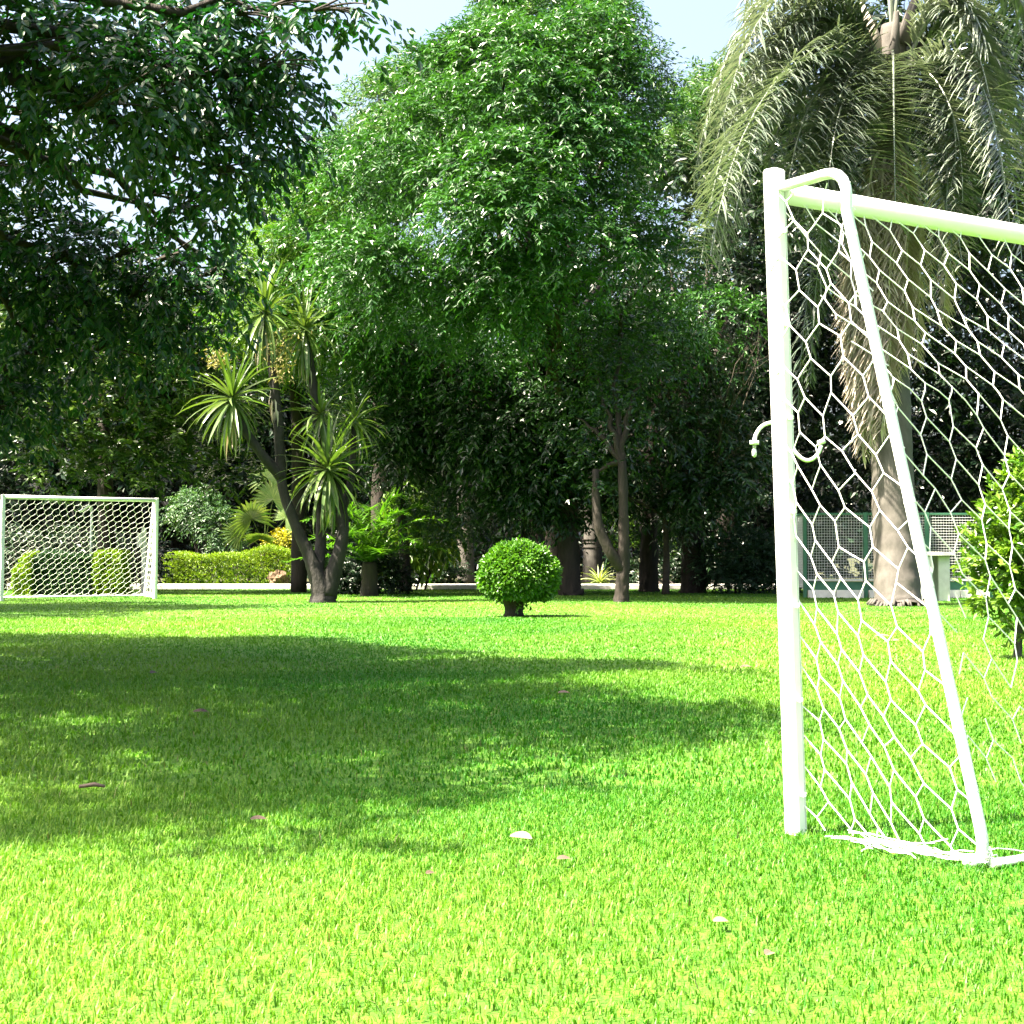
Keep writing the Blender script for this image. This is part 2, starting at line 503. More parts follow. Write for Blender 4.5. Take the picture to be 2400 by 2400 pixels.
def hexnet(rng, poly, mapf, a, e, h, warp, r, jit=.006, drop=None, sides=5, sub=2):
    """hexagonal net: lattice in the (s, t) plane warped, clipped to poly, mapped to 3D by mapf"""
    mb = MB()
    xs = [p[0] for p in poly]; ts = [p[1] for p in poly]
    p = e + h
    j0, j1 = int(min(ts) / p) - 2, int(max(ts) / p) + 2
    span = max(xs) - min(xs) + 2.5
    i0, i1 = int((min(xs) - span) / a), int((max(xs) + .5) / a) + 2
    cache = {}
    def node(i, j, u):
        key = (i, j, u)
        if key not in cache:
            x = i * a + (a / 2 if j % 2 else 0); y = j * p + (e if u else 0)
            x, y = warp(x, y)
            cache[key] = (x + rng.normal(0, jit), y + rng.normal(0, jit))
        return cache[key]
    segs = []
    for j in range(j0, j1):
        for i in range(i0, i1):
            segs.append((node(i, j, 0), node(i, j, 1)))
            o = 0 if j % 2 == 0 else 1
            segs.append((node(i, j, 1), node(i + o, j + 1, 0)))
            segs.append((node(i, j, 1), node(i + o - 1, j + 1, 0)))
    for s in segs:
        c = clip_poly(s[0], s[1], poly)
        if c is None: continue
        if drop is not None and drop((c[0][0] + c[1][0]) / 2, (c[0][1] + c[1][1]) / 2): continue
        pts = [mapf(c[0][0] + (c[1][0] - c[0][0]) * k / sub, c[0][1] + (c[1][1] - c[0][1]) * k / sub) for k in range(sub + 1)]
        if (Vector(pts[0]) - Vector(pts[-1])).length < .004: continue
        mb.tube(pts, r, sides, cap=True)
    return mb

def build_goal(label, base, cdir, sdir, length, H, top_off, side_top, side_bot, ctop, r_post, r_bar, r_pipe, cord_r,
               cell, rng, near):
    """base: foot of the first post; cdir along the crossbar; sdir towards the back of the goal"""
    g = thing('football_goal', label, 'football goal', tuple(base), 'white football goals on the lawn')
    base = Vector(base); c3 = Vector((cdir[0], cdir[1], 0)); s3 = Vector((sdir[0], sdir[1], 0)); z3 = Vector((0, 0, 1))
    rz = math.atan2(cdir[1], cdir[0])
    lean = Vector(top_off)
    def post_at(k, z):
        return base + c3 * (length * k) + lean * (z / H) + z3 * z
    for k in (0, 1):
        mb = MB()
        # rounded square post with a groove strip on its back edge
        hw = r_post
        ring = []
        for cx_, cy_ in ((1, -1), (1, 1), (-1, 1), (-1, -1)):
            for q in ((0, 0), (1, 1)):
                pass
        n = 6
        pts = [post_at(k, z) for z in np.linspace(-.02, H, n)]
        V = []
        b = hw * .28
        prof = [(-hw + b, -hw), (hw - b, -hw), (hw, -hw + b), (hw, hw - b), (hw - b, hw), (-hw + b, hw), (-hw, hw - b), (-hw, -hw + b)]
        pr = rz + math.radians(12)
        cs, sn = math.cos(pr), math.sin(pr)
        for i, p_ in enumerate(pts + [pts[-1] + z3 * .006]):
            f = 1.0 if i < n else .86
            for x, y in prof:
                V.append((p_.x + (x * cs - y * sn) * f, p_.y + (x * sn + y * cs) * f, p_.z))
        m = 8; Q = []; T = []
        for l in range(n):
            for j in range(m):
                kk = (j + 1) % m
                Q.append((l * m + j, l * m + kk, (l + 1) * m + kk, (l + 1) * m + j))
        for j in range(1, m - 1): T.append((n * m, n * m + j, n * m + j + 1))
        mb.add(V, T, Q)
        po = mb.build('post', M['paint'], g)
        if near:
            ex = Vector((cs, sn, 0)); ey = Vector((-sn, cs, 0))
            MB().tube([post_at(k, .02) + ex * (hw * .5) - ey * hw, post_at(k, H - .01) + ex * (hw * .5) - ey * hw], .0013, 4).build('net_channel', M['steel'], po)
        # net clips up the post
        if near:
            for zc in np.linspace(.12, 1.8, 7):
                cpt = post_at(k, zc) + s3 * (hw + .006)
                MB().box(cpt, (.012, .022, .012), pr, .003).build('net_clip', M['paint'], po)
    # crossbar
    a0 = post_at(0, ctop) + c3 * (r_post * .9); a1 = post_at(1, ctop) - c3 * (r_post * .9)
    MB().tube([a0, a0 * .5 + a1 * .5 - z3 * .006, a1], r_bar, 20).build('crossbar', M['paint'], g, smooth=True)
    # bent side frames: from the post top back, then slanting down to the ground
    frames = []
    for k in (0, 1):
        pt = post_at(k, ctop + (.008 if near else .0))
        p0 = pt + s3 * (r_post * 1.02)
        top = base + c3 * (length * k) + lean + s3 * side_top + z3 * (ctop + .012)
        bot = base + c3 * (length * k) + s3 * side_bot + z3 * r_pipe
        dv = (bot - top).normalized()
        path = [p0, p0 * .4 + top * .6]
        cur = bez(top - s3 * .05, top + s3 * .045, top + dv * .12, 7)
        path += [Vector(v) for v in cur]
        path.append(bot - dv * .16)
        cur = bez(bot - dv * .10, bot + dv * .02, bot - s3 * .07, 7)
        path += [Vector(v) for v in cur]
        frames.append((top, bot))
        MB().tube(path, r_pipe, 12).build('side_frame', M['paint'], g, smooth=True)
        if not near: MB().tube([bot - s3 * .06, base + c3 * (length * k) + s3 * (r_post * 1.1) + z3 * r_pipe], r_pipe * .8, 10).build('ground_bar', M['paint'], g, smooth=True)
        if near:
            for f_ in (.1, .2, .36, .5, .62, .8, .9):
                q = top.lerp(bot, f_)
                MB().tube([q - dv * .006, q + dv * .006], r_pipe * 1.06, 12).build('cord_tie', M['cord'], g)
    e0, e1 = frames[0][1], frames[1][1]
    MB().tube([e0 + s3 * .0 + c3 * .01, e1 - c3 * .01], r_pipe * .75, 10).build('back_bar', M['paint'], g, smooth=True)
    # nets
    a, e, h = cell
    poly = [(0.0, .02), (side_bot - .01, .02), (side_top + .01, ctop - .0), (0.0, ctop - .02)]
    for k in (0, 1):
        off = base + c3 * (length * k)
        def mp(s, t, off=off):
            bulge = .03 * math.sin(s * 9 + t * 3) * (1 if near else .5)
            p_ = off + s3 * s + z3 * t + lean * (t / H) + c3 * bulge
            return p_
        wf = (lambda x, y: (x + .12 * (ctop - y) + .10 * (ctop - y) ** 2, y - .10 * x * (ctop - y))) if near else (lambda x, y: (x + .1 * y, y))
        hexnet(rng, poly, mp, a, e, h, wf, cord_r, jit=.006 if near else .004).build('side_net', M['cord'], g)
    # back net: hangs off the crossbar, over the frame, down to the back bar
    prof = [Vector((.01, ctop - r_bar * .9)), Vector((side_top * .60, ctop - .34)), Vector((side_top + .10, ctop - .62)), Vector((side_bot - .02, .03))]
    Ls = [0]
    for u, v in zip(prof, prof[1:]): Ls.append(Ls[-1] + (v - u).length)
    def mpb(s, t):
        t = min(max(t, 0), Ls[-1])
        for i in range(len(prof) - 1):
            if t <= Ls[i + 1] or i == len(prof) - 2:
                q = prof[i].lerp(prof[i + 1], (t - Ls[i]) / (Ls[i + 1] - Ls[i])); break
        sag = .05 * math.sin(s * 2.1 + t * 1.7)
        return base + c3 * s + s3 * (q.x + sag * (q.x)) + z3 * q.y + lean * (q.y / H)
    polyb = [(.015, 0), (length - .015, 0), (length - .015, Ls[-1]), (.015, Ls[-1])]
    wfb = (lambda x, y: (x + .22 * y, y + .05 * math.sin(x * 3))) if near else (lambda x, y: (x - .35 * y, y + .02 * math.sin(x * 5)))
    def torn(s, t):
        if not near or s > 1.7: return False
        return rng.random() < min(1.0, max(0, (t - 1.2) * 1.1)) * .85
    hexnet(rng, polyb, mpb, a * 1.12, e * 1.1, h * 1.1, wfb, cord_r, jit=.007, drop=torn).build('back_net', M['cord'], g)
    # slack net lying along the ground
    sk = MB()
    def slack(pa, pb, n, wdt, hgt):
        ax = (pb - pa); Lx = ax.length; ax.normalize(); sd = ax.cross(z3)
        for _ in range(n):
            u = rng.random() * Lx; v0 = rng.normal(0, wdt); ln = rng.uniform(.08, .3)
            dz = abs(rng.normal(0, hgt)) + cord_r
            dv_ = rng.normal(0, .06)
            P = [pa + ax * max(0, min(Lx, u + ln * q)) + sd * (v0 + dv_ * q + rng.normal(0, .01)) + z3 * (dz * (1 + .5 * math.sin(q * 5 + u * 9)) * .8 + .004) for q in np.linspace(0, 1, 5)]
            sk.tube(P, cord_r * .95, 5)
    nb = 34 if near else 20
    slack(base + s3 * .12, frames[0][1], nb, .013, .014)
    slack(frames[0][1], frames[0][1] + c3 * length, nb * 2, .022, .014)
    sk.build('slack_net', M['cord'], g, kind='stuff')
    if near:
        for f_ in (.06, .17, .24, .33, .5, .7):
            q = a0.lerp(a1, f_) + s3 * (r_bar * .72) + z3 * (r_bar * .70)
            th = np.linspace(-.5, 3.6, 9)
            P = [q + s3 * (.010 * math.sin(w_) + .004) + z3 * (-.012 * (1 - math.cos(w_)) * .5 - .004) + c3 * (.006 * math.cos(w_ * .7)) for w_ in th]
            MB().tube(P, .0022, 6).build('hook', M['steel'], g, smooth=True)
    return g

r1 = np.random.default_rng(5)
nb_ = ground_pt(1862, 4.60)
NC = Vector((.843, .538)).normalized(); NS = Vector((.605, -.796)).normalized()
build_goal('large white goal with a torn hexagonal net, closest on the right side of the lawn', nb_, NC, NS, 3.25, 1.985,
           (-.056, 0, 0), .25, .672, 1.925, .0262, .0325, .0160, .0020, (.100, .052, .056), r1, True)
fb_ = Vector((gx(4, 29.0), 29.0, 0)); fe_ = Vector((gx(364, 30.7), 30.7, 0))
fd = (fe_ - fb_); FL = fd.length; fd.normalize()
build_goal('small distant white goal on the far lawn in front of the clipped hedge', fb_, Vector((fd.x, fd.y)), Vector((-.36, .93)).normalized(),
           FL, 2.0, (0.02, 0, 0), .35, 1.5, 1.965, .036, .04, .026, .0040, (.135, .06, .06), np.random.default_rng(6), False)

# ------------------------------------------------------------------ topiary ball
r2 = np.random.default_rng(21)
TD = 21.3
tb = thing('topiary_bush', 'dome-shaped clipped green bush on a short dark trunk alone on the lawn', 'bush', (gx(1204, TD), TD, 0))
c = W(1217, 1352, TD)
mb = MB()
C = np.array([[c.x, TD, c.z + .02]]); R = np.array([[.505, .505, .45]])
n = 5200
D = nrm(r2.normal(size=(n, 3)))
D[:, 2] = np.where(D[:, 2] < -.35, D[:, 2] * .5, D[:, 2]); D = nrm(D)
lump = 1 + .05 * np.sin(D[:, 0] * 9 + 1) * np.sin(D[:, 2] * 8) + .04 * np.sin(D[:, 1] * 11)
rad = (R[0] * np.array([1.06, 1.06, 1.0])) * (lump * (.80 + .2 * r2.random(n) ** .5))[:, None]
O = C[0] + D * rad
O[:, 2] = np.maximum(O[:, 2], c.z - .31 + .07 * r2.random(n))
k = 3
A = nrm(D[:, None] * .8 + r2.normal(size=(n, k, 3)) * .7)
N = nrm(np.array([0, 0, .6]) + D[:, None] * .8 + r2.normal(size=(n, k, 3)) * .5)
P = np.repeat(O[:, None], k, 1) + r2.normal(0, .012, (n, k, 3))
leaf_geo(mb, P.reshape(-1, 3), A.reshape(-1, 3), N.reshape(-1, 3), .062 * r2.uniform(.7, 1.3, n * k), .034, np.clip(r2.normal(.55, .25, n * k), 0, 1), hexa=True)
for q in range(70):
    dd = nrm(r2.normal(size=3) + np.array([0, 0, .4])); o_ = C[0] + dd * R[0] * r2.uniform(.92, 1.0)
    for w_ in range(5):
        leaf_geo(mb, (o_ + dd * .02 * w_)[None], nrm(dd + r2.normal(size=3) * .7)[None], nrm(r2.normal(size=3) + np.array([0, 0, .7]))[None], .055, .03, r2.random(), hexa=True)
mb.build('crown', M['topiary_leaf'], tb, kind='stuff')
core = MB()
th = np.linspace(0, 2 * math.pi, 15)
prof = [(.145, -.02), (.13, .06), (.125, .13), (.16, .22), (.25, .30), (.33, .36)]
b0 = ground_pt(1204, TD)
P = [(b0.x, b0.y, z) for _, z in prof]
core.tube(P, [q[0] for q in prof], 16, rough=.06, rng=r2)
core.build('trunk', M['bark'], tb, smooth=True)
inner = MB()
for q in range(26):
    dd = nrm(r2.normal(size=3) + np.array([0, 0, .5]))
    e_ = np.array([c.x, TD, c.z]) + dd * .40
    inner.tube(bez((b0.x, TD, .2), (b0.x + dd[0] * .1, TD + dd[1] * .1, .4), e_, 6), np.linspace(.022, .006, 6), 5)
inner.build('branches', M['bark'], tb, smooth=True, kind='stuff')

# ------------------------------------------------------------------ hedges
def hedge(name, label, pts, depth, h, mat, n, rng, taper=.1, leaf=(.055, .03), tops=None, tw=3):
    """pts: ground polyline along the hedge front; leaves over front, top, ends and back of a box-like body"""
    p0, p1 = Vector(pts[0]), Vector(pts[1])
    t = thing(name, label, 'hedge', tuple((p0 + p1) / 2))
    ax = (p1 - p0); L = ax.length; ax.normalize(); nx = Vector((-ax.y, ax.x, 0))
    areas = np.array([L * h, L * depth, L * h * .6, depth * h, depth * h]); areas /= areas.sum()
    f = rng.choice(5, n, p=areas)
    u = rng.random(n); v = rng.random(n)
    s = np.where(f < 3, u * L, np.where(f == 3, 0, L))
    w = np.select([f == 0, f == 1, f == 2], [0, v * depth, depth], u * depth)
    z = np.where(f == 1, h, v * h)
    hh = 1 + .05 * np.sin(s * 2.3 + 1) + .035 * np.sin(s * 5.1) + (0 if tops is None else np.interp(s / L, tops[0], tops[1]))
    z = z * hh
    inset = rng.random(n) ** 2 * .12
    w = np.where(f == 0, inset, np.where(f == 2, depth - inset, w)); s = np.where(f == 3, inset, np.where(f == 4, L - inset, s))
    z = np.where(f == 1, z - inset, z)
    bul = .05 * np.sin(s * 3.7 + z * 4) + .04 * np.sin(s * 7.9 + z * 7)
    O = np.array(p0)[None] + np.outer(s, np.array(ax)) + np.outer(w + np.where(f == 0, bul, 0), np.array(nx)); O[:, 2] = np.maximum(z, .02)
    nr = np.select([(f == 0)[:, None], (f == 1)[:, None], (f == 2)[:, None], (f == 3)[:, None]],
                   [-np.array(nx)[None], np.array([[0, 0, 1.0]]), np.array(nx)[None], -np.array(ax)[None]], np.array(ax)[None])
    A = nrm(nr[:, None] * .6 + np.array([0, 0, .5]) + rng.normal(size=(n, tw, 3)) * .7)
    N = nrm(nr[:, None] * .7 + np.array([0, 0, .5]) + rng.normal(size=(n, tw, 3)) * .5)
    mb = MB()
    leaf_geo(mb, (np.repeat(O[:, None], tw, 1) + rng.normal(0, .02, (n, tw, 3))).reshape(-1, 3), A.reshape(-1, 3), N.reshape(-1, 3),
             leaf[0] * rng.uniform(.7, 1.3, n * tw), leaf[1], np.clip(rng.normal(.5, .25, n * tw), 0, 1))
    mb.build('foliage', mat, t, kind='stuff')
    tm = MB()
    for q in range(int(L / .35)):
        b = p0 + ax * ((q + .5) * .35) + nx * (depth * .5)
        for _ in range(4):
            e_ = b + ax * rng.normal(0, .2) + nx * rng.normal(0, depth * .25) + Vector((0, 0, h * rng.uniform(.6, .92)))
            tm.tube(bez(b, (b + e_) / 2 + Vector((0, 0, .05)), e_, 5), np.linspace(.02, .006, 5), 5)
    tm.build('stems', M['bark'], t, smooth=True, kind='stuff')
    return t

r3 = np.random.default_rng(31)
HD = 42.0
hedge('hedge', 'long sunlit yellow-green hedge behind the pale path, left of the forked strap-leaved plant', ((gx(385, HD), HD, 0), (gx(702, HD), HD, 0)), 1.0, .86, M['hedge_leaf'],
      9000, r3, tops=([0, .3, .55, .75, .92, 1], [0, .02, .12, .24, .14, -.1]))
hd = 33.4  # one hedge in three pieces: shade and sunlight set by leaf colour
hedge('hedge', 'clipped low hedge middle in shade-toned green seen through the net of the distant goal', ((gx(74, hd), hd, 0), (gx(222, hd), hd, 0)), .9, .86, M['shade_toned_leaf'], 5000, r3,
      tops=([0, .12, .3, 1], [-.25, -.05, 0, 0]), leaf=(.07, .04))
hedge('hedge', 'short square hedge end in sun-toned yellow-green seen through the net of the distant goal', ((gx(224, hd), hd - .1, 0), (gx(284, hd), hd - .1, 0)), .9, .88, M['hedge_leaf'], 2600, r3)  # lit end of the hedge, its sunlight put into the leaf colour

hedge('hedge', 'rounded hedge end in sun-toned yellow-green at the left behind the distant goal net', ((gx(34, hd), hd - .12, 0), (gx(76, hd), hd - .12, 0)), .9, .78, M['hedge_leaf'], 2000, r3,  # other lit end, likewise brightened through its leaf colour
      tops=([0, .5, 1], [-.35, -.05, .1]))

# ------------------------------------------------------------------ strap leaves, rosettes
def strap_mesh(name, L, w, droop, segs=6, keel=.25, tint=.5, wp=None, curl=0):
    """a strap leaf along +X from the origin, normal +Z, bending down by droop (radians over its length)"""
    V = []; T = []; ang = 0.0; p = np.array([0.0, 0, 0])
    st = L / segs
    for i in range(segs + 1):
        t = i / segs
        ww = w * (wp(t) if wp else (0.55 + .45 * min(1, t * 4)) * (1 - t ** 2.5) ** .8) * .5
        nrm_ = np.array([math.sin(ang), 0, math.cos(ang)])
        side = np.array([0, 1.0, 0])
        lift = nrm_ * ww * keel
        V += [p + side * ww + lift, p, p - side * ww + lift]
        p = p + np.array([math.cos(ang), 0, -math.sin(ang)]) * st
        ang += droop / segs * (1.3 * t + .5) + curl
    Q = []
    for i in range(segs):
        b = i * 3
        Q += [(b, b + 1, b + 4, b + 3), (b + 1, b + 2, b + 5, b + 4)]
    tv = np.full(len(V), tint)
    return mesh_from(name, np.array(V), None, Q, tv, smooth=False)

def orient(loc, az, el, roll=0.0, s=1.0):
    return Matrix.Translation(loc) @ Matrix.Rotation(az, 4, 'Z') @ Matrix.Rotation(-el, 4, 'Y') @ Matrix.Rotation(roll, 4, 'X') @ Matrix.Scale(s, 4)

def put(name, me, mat, parent, mtx, **props):
    o = bpy.data.objects.new(name, me)
    if len(me.materials) == 0: me.materials.append(mat)
    COL.objects.link(o)
    o.parent = parent
    wl = Vector(world_loc(parent))
    o.matrix_local = Matrix.Translation(-wl) @ mtx
    LOCS[o.name] = tuple(wl)
    for k, v in props.items(): o[k] = v
    return o

r4 = np.random.default_rng(41)
YD = 28.0
yb = ground_pt(757, YD)
yu = thing('strap_leaved_tree', 'tree with forked swollen trunk and spiky rosettes of strap leaves beside the hedge', 'plant', tuple(yb))
trunk(r4, yu, M['yucca_bark'], [W(757, 1416, YD), W(754, 1385, YD), W(730, 1315, YD), W(695, 1235, YD), W(664, 1150, YD), W(656, 1060, YD), W(650, 960, YD), W(640, 880, YD), W(622, 760, YD)],
      [.28, .20, .125, .10, .092, .09, .085, .08, .06], 14)
trunk(r4, yu, M['yucca_bark'], [W(764, 1395, YD), W(785, 1330, YD), W(802, 1260, YD), W(800, 1190, YD + .1), W(782, 1120, YD + .1)], [.20, .145, .115, .10, .08], 12)
trunk(r4, yu, M['yucca_bark'], [W(742, 1345, YD), W(752, 1260, YD + .3), W(750, 1120, YD + .4), W(742, 980, YD + .4), W(728, 850, YD + .4), W(716, 790, YD + .4)], [.13, .10, .09, .085, .07, .05], 12)
trunk(r4, yu, M['yucca_bark'], [W(660, 1120, YD), W(610, 1060, YD - .2), W(560, 985, YD - .35), W(546, 945, YD - .4)], [.10, .085, .07, .05], 10)
trunk(r4, yu, M['yucca_bark'], [W(790, 1230, YD + .3), W(822, 1130, YD + .6), W(830, 1000, YD + .8)], [.08, .07, .05], 10)
straps = [strap_mesh('leaf', 1.0, .066, dr, 6, tint=ti) for dr, ti in ((.15, .25), (.5, .35), (1.0, .55), (1.5, .75), (1.9, .9), (.8, .6))]
dead_strap = strap_mesh('dead_leaf', .8, .05, .7, 5, tint=.4)

def rosette(parent, loc, n, size, rng, tilt=(0, 0), dead=8, lo=-1.15, hi=1.45, mat=None, meshes=None, core_r=.05):
    loc = Vector(loc)
    core_ = MB().tube([loc - Vector((0, 0, .25)), loc, loc + Vector((0, 0, .12))], [core_r, core_r * 1.2, core_r * .4], 8).build('rosette', M['yucca_leaf'], parent, smooth=True)
    ms = meshes or straps
    for i in range(n):
        f = (i + .5) / n
        el = hi + (lo - hi) * f ** .85 + rng.normal(0, .08)
        az = i * 2.39996 + rng.normal(0, .2)
        if el > 1.0: me = ms[int(rng.integers(0, 2))]
        elif el > .2: me = ms[int(rng.choice([1, 2, 5]))]
        elif el > -.4: me = ms[int(rng.choice([2, 3, 5, 1]))]
        else: me = ms[int(rng.choice([1, 5, 2]))]
        put('leaf', me, mat or M['yucca_leaf'], core_, orient(loc + Vector((0, 0, .05 * (1 - f))), az, el, rng.normal(0, .25), size * rng.uniform(.8, 1.12)))
    for i in range(dead):
        put('dead_leaf', dead_strap, M['dry_frond'], core_, orient(loc - Vector((0, 0, .15 + .25 * rng.random())), rng.random() * 6.28, rng.uniform(-1.5, -1.1), 0, size * rng.uniform(.7, 1.0)))
    return core_
rosette(yu, W(545, 938, YD - .4), 84, 1.06, r4, dead=5, lo=-1.3)
rosette(yu, W(620, 735, YD), 84, 1.08, r4, dead=10, lo=-1.5)
rosette(yu, W(714, 778, YD + .4), 80, 1.05, r4, dead=10, lo=-1.5)
rosette(yu, W(768, 1104, YD - .05), 92, 1.2, r4, dead=10, lo=-1.5)
rosette(yu, W(832, 990, YD + .8), 44, .85, r4, dead=4)
rosette(yu, W(752, 975, YD + .35), 56, .9, r4, dead=8, lo=-1.5, hi=1.1)
# shaggy dead leaves hanging round the upper trunk
for i in range(40):
    t_ = r4.random()
    q = W(640 + 22 * t_, 880 + 180 * t_, YD)
    put('dead_leaf', dead_strap, M['dry_frond'], yu, orient(q, r4.random() * 6.28, r4.uniform(-1.5, -1.15), 0, r4.uniform(.5, .8)))
# straw coloured flower sprays
def panicle(parent, top, length, spread, n, rng):
    mb = MB(); top = np.array(tuple(top))
    mb.tube([top, top + np.array([0, -.05, -length])], [.012, .005], 6)
    O = np.zeros((n, 3)); t = rng.random(n)
    O = top + np.stack([rng.normal(0, 1, n) * spread * (1 - .5 * t), rng.normal(0, 1, n) * spread * .7 - .1, -t * length], -1)
    A = nrm(rng.normal(size=(n, 3)) + np.array([0, 0, -.6])); N = nrm(rng.normal(size=(n, 3)))
    leaf_geo(mb, O, A, N, .09 * rng.uniform(.6, 1.2, n), .028, np.clip(rng.normal(.5, .3, n), 0, 1))
    mb.build('flower_spray', M['flower'], parent, kind='stuff')
panicle(yu, W(664, 775, YD - .1), .95, .18, 380, r4)
panicle(yu, W(512, 815, YD - .2), .35, .16, 160, r4)

# ------------------------------------------------------------------ palms
def frond(parent, pts, ll, rng, mat, n=60, hang=1.0, width=.035, name='frond', tint0=.5, rr=.03, spread=1.0, s0=.12, flat=.5):
    """pts: rachis control points (cubic); leaflets of length ll along both sides, hanging"""
    pts = [np.asarray(tuple(p), float) for p in pts]
    R = bez(pts[0], pts[1], pts[2], 40, pts[3])
    mb = MB()
    mb.tube(R[::3], np.linspace(rr, rr * .2, len(R[::3])), 6, tint=min(1, tint0 + .3))
    tt = np.linspace(s0, .99, n)
    idx = tt * 39
    i0 = np.clip(idx.astype(int), 0, 38)
    fr = (idx - i0)[:, None]
    B = R[i0] * (1 - fr) + R[i0 + 1] * fr
    Tg = nrm(R[i0 + 1] - R[i0])
    Z = np.array([0, 0, 1.0])
    side = np.cross(Tg, Z); bad = np.linalg.norm(side, axis=1) < .25
    gen = nrm(np.cross(nrm(R[-1] - R[0])[None], np.array([[.3, -1.0, .1]])))
    side[bad] = gen
    side = nrm(side)
    segs = 4
    for sg in (1, -1):
        m = n
        L = ll * (np.sin(np.clip(tt, 0.05, 1) * math.pi * .93) ** .5) * rng.uniform(.75, 1.15, m)
        d = nrm(side * sg * spread + Tg * (.35 + .35 * tt[:, None]) + rng.normal(size=(m, 3)) * .18 + Z * (rng.random(m) * (flat + .1) - .1)[:, None])
        p = B.copy(); rows = []
        w = width * rng.uniform(.7, 1.2, m)
        for k in range(segs + 1):
            t = k / segs
            sd = nrm(np.cross(d, Z + rng.normal(size=(m, 3)) * .05) + 1e-6)
            ww = (w * (1 - t ** 2) * (.6 + .4 * min(1, t * 5)))[:, None] * .5
            rows.append(np.stack([p + sd * ww, p - sd * ww], 1))
            p = p + d * (L / segs)[:, None]
            d = nrm(d - Z * (hang * .55 * (.4 + t)) )
        V = np.stack(rows, 1).reshape(m, -1, 3)      # (m, (segs+1)*2, 3)
        nv = (segs + 1) * 2
        b = np.arange(m)[:, None] * nv
        Q = np.concatenate([b + np.array([[2 * k, 2 * k + 1, 2 * k + 3, 2 * k + 2]]) for k in range(segs)])
        tv = np.repeat(np.clip(tint0 + rng.normal(0, .2, m), 0, 1), nv)
        mb.add(V.reshape(-1, 3), None, Q, tv)
    return mb.build(name, mat, parent)

r5 = np.random.default_rng(51)
PD = 27.0
pb = ground_pt(2104, 26.2)
palm = thing('palm_tree', 'tall palm with a thick pale trunk and hanging dead fronds behind the closest goal', 'palm tree', tuple(pb))
PP = [W(2106, 1424, 26.2), W(2104, 1395, 26.25), W(2097, 1250, 26.5), W(2088, 1000, 26.7), W(2083, 750, 26.9), W(2082, 500, PD), W(2088, 250, PD), W(2092, 60, PD)]
tp = MB()
P = smooth_path(PP, 16)
tt = np.linspace(0, 1, len(P))
R = np.interp(tt, [0, .03, .08, .2, .45, .7, .85, 1], [.47, .43, .40, .385, .35, .30, .34, .20])
ringv = 1 + .018 * np.sin(np.cumsum(np.linalg.norm(np.gradient(P, axis=0), axis=1)) * 2 * math.pi / .35)
tp.tube(P, R * ringv, 24, rough=.012, rng=r5)
tp.build('trunk', M['palm_bark'], palm, smooth=True)
rt = MB()
for i in range(70):
    a_ = r5.random() * 6.28
    q0 = np.array([pb.x + .44 * math.cos(a_), pb.y + .44 * math.sin(a_), .10 * r5.random() + .02])
    rt.tube([q0, q0 + np.array([.09 * math.cos(a_), .09 * math.sin(a_), -.09])], [.03, .02], 5)
rt.build('root_skirt', M['palm_bark'], palm, smooth=True, kind='stuff')
# leaf bases clasping the top of the trunk
for i in range(11):
    a_ = i * 2.4 + .4
    q = W(2090, 330 - i * 22, PD)
    dv = Vector((math.cos(a_), math.sin(a_), 0))
    MB().tube([q + dv * .22, q + dv * .33 + Vector((0, 0, .45)), q + dv * .55 + Vector((0, 0, .95))], [.15, .09, .05], 8).build('leaf_base', M['palm_bark'] if i % 3 else M['dry_frond'], palm, smooth=True)
def fr3(a, b, c_, d_, ll=.62, **kw):
    return frond(palm, [W(*a), W(*b), W(*c_), W(*d_)], ll, r5, kw.pop('mat', M['palm_leaf']), **kw)
K = dict(n=100, hang=.62, width=.050, ll=.95, rr=.035)
fr3((2080, 200, PD), (1990, -120, PD - .6), (1790, -160, PD - 1.2), (1690, 300, PD - 1.5), **K)
fr3((2070, 220, PD), (1960, 0, PD - .9), (1800, 60, PD - 2.0), (1720, 520, PD - 2.2), **K)
fr3((2070, 180, PD), (1940, -200, PD + .3), (1720, -100, PD + .5), (1625, 420, PD + .4), **K)
fr3((2070, 200, PD), (1980, -80, PD - .3), (1850, -60, PD - .8), (1760, 330, PD - 1.0), **K)
fr3((2070, 230, PD), (1960, 20, PD - 1.2), (1740, 120, PD - 2.6), (1665, 600, PD - 2.8), **K)
fr3((2080, 240, PD), (2010, 120, PD - 1.0), (1950, 200, PD - 1.9), (1935, 520, PD - 2.1), **K)
fr3((2070, 240, PD), (1970, 100, PD - .5), (1870, 160, PD - 1.5), (1830, 560, PD - 1.8), **K)
fr3((2075, 150, PD), (1950, -260, PD + 1), (1800, -260, PD + 1.6), (1740, 60, PD + 1.8), **K)
fr3((2092, 120, PD - .3), (2096, 130, PD - 1.6), (2092, 260, PD - 2.0), (2100, 520, PD - 2.0), n=90, hang=.35, width=.05, ll=.95, spread=1.3)
fr3((2110, 200, PD), (2200, -100, PD - .6), (2330, -80, PD - 1.0), (2350, 420, PD - 1.2), tint0=.75, **K)
fr3((2110, 220, PD), (2230, 40, PD - 1.0), (2330, 100, PD - 1.8), (2370, 560, PD - 2.0), tint0=.7, **K)
fr3((2110, 180, PD), (2260, -200, PD), (2460, -100, PD), (2480, 380, PD - .4), tint0=.7, **K)
fr3((2110, 160, PD), (2240, -220, PD + .8), (2380, -160, PD + 1.4), (2420, 240, PD + 1.6), **K)
fr3((2110, 250, PD), (2200, 160, PD - .8), (2240, 240, PD - 1.3), (2250, 560, PD - 1.4), n=90, hang=.8, width=.045, ll=.8)
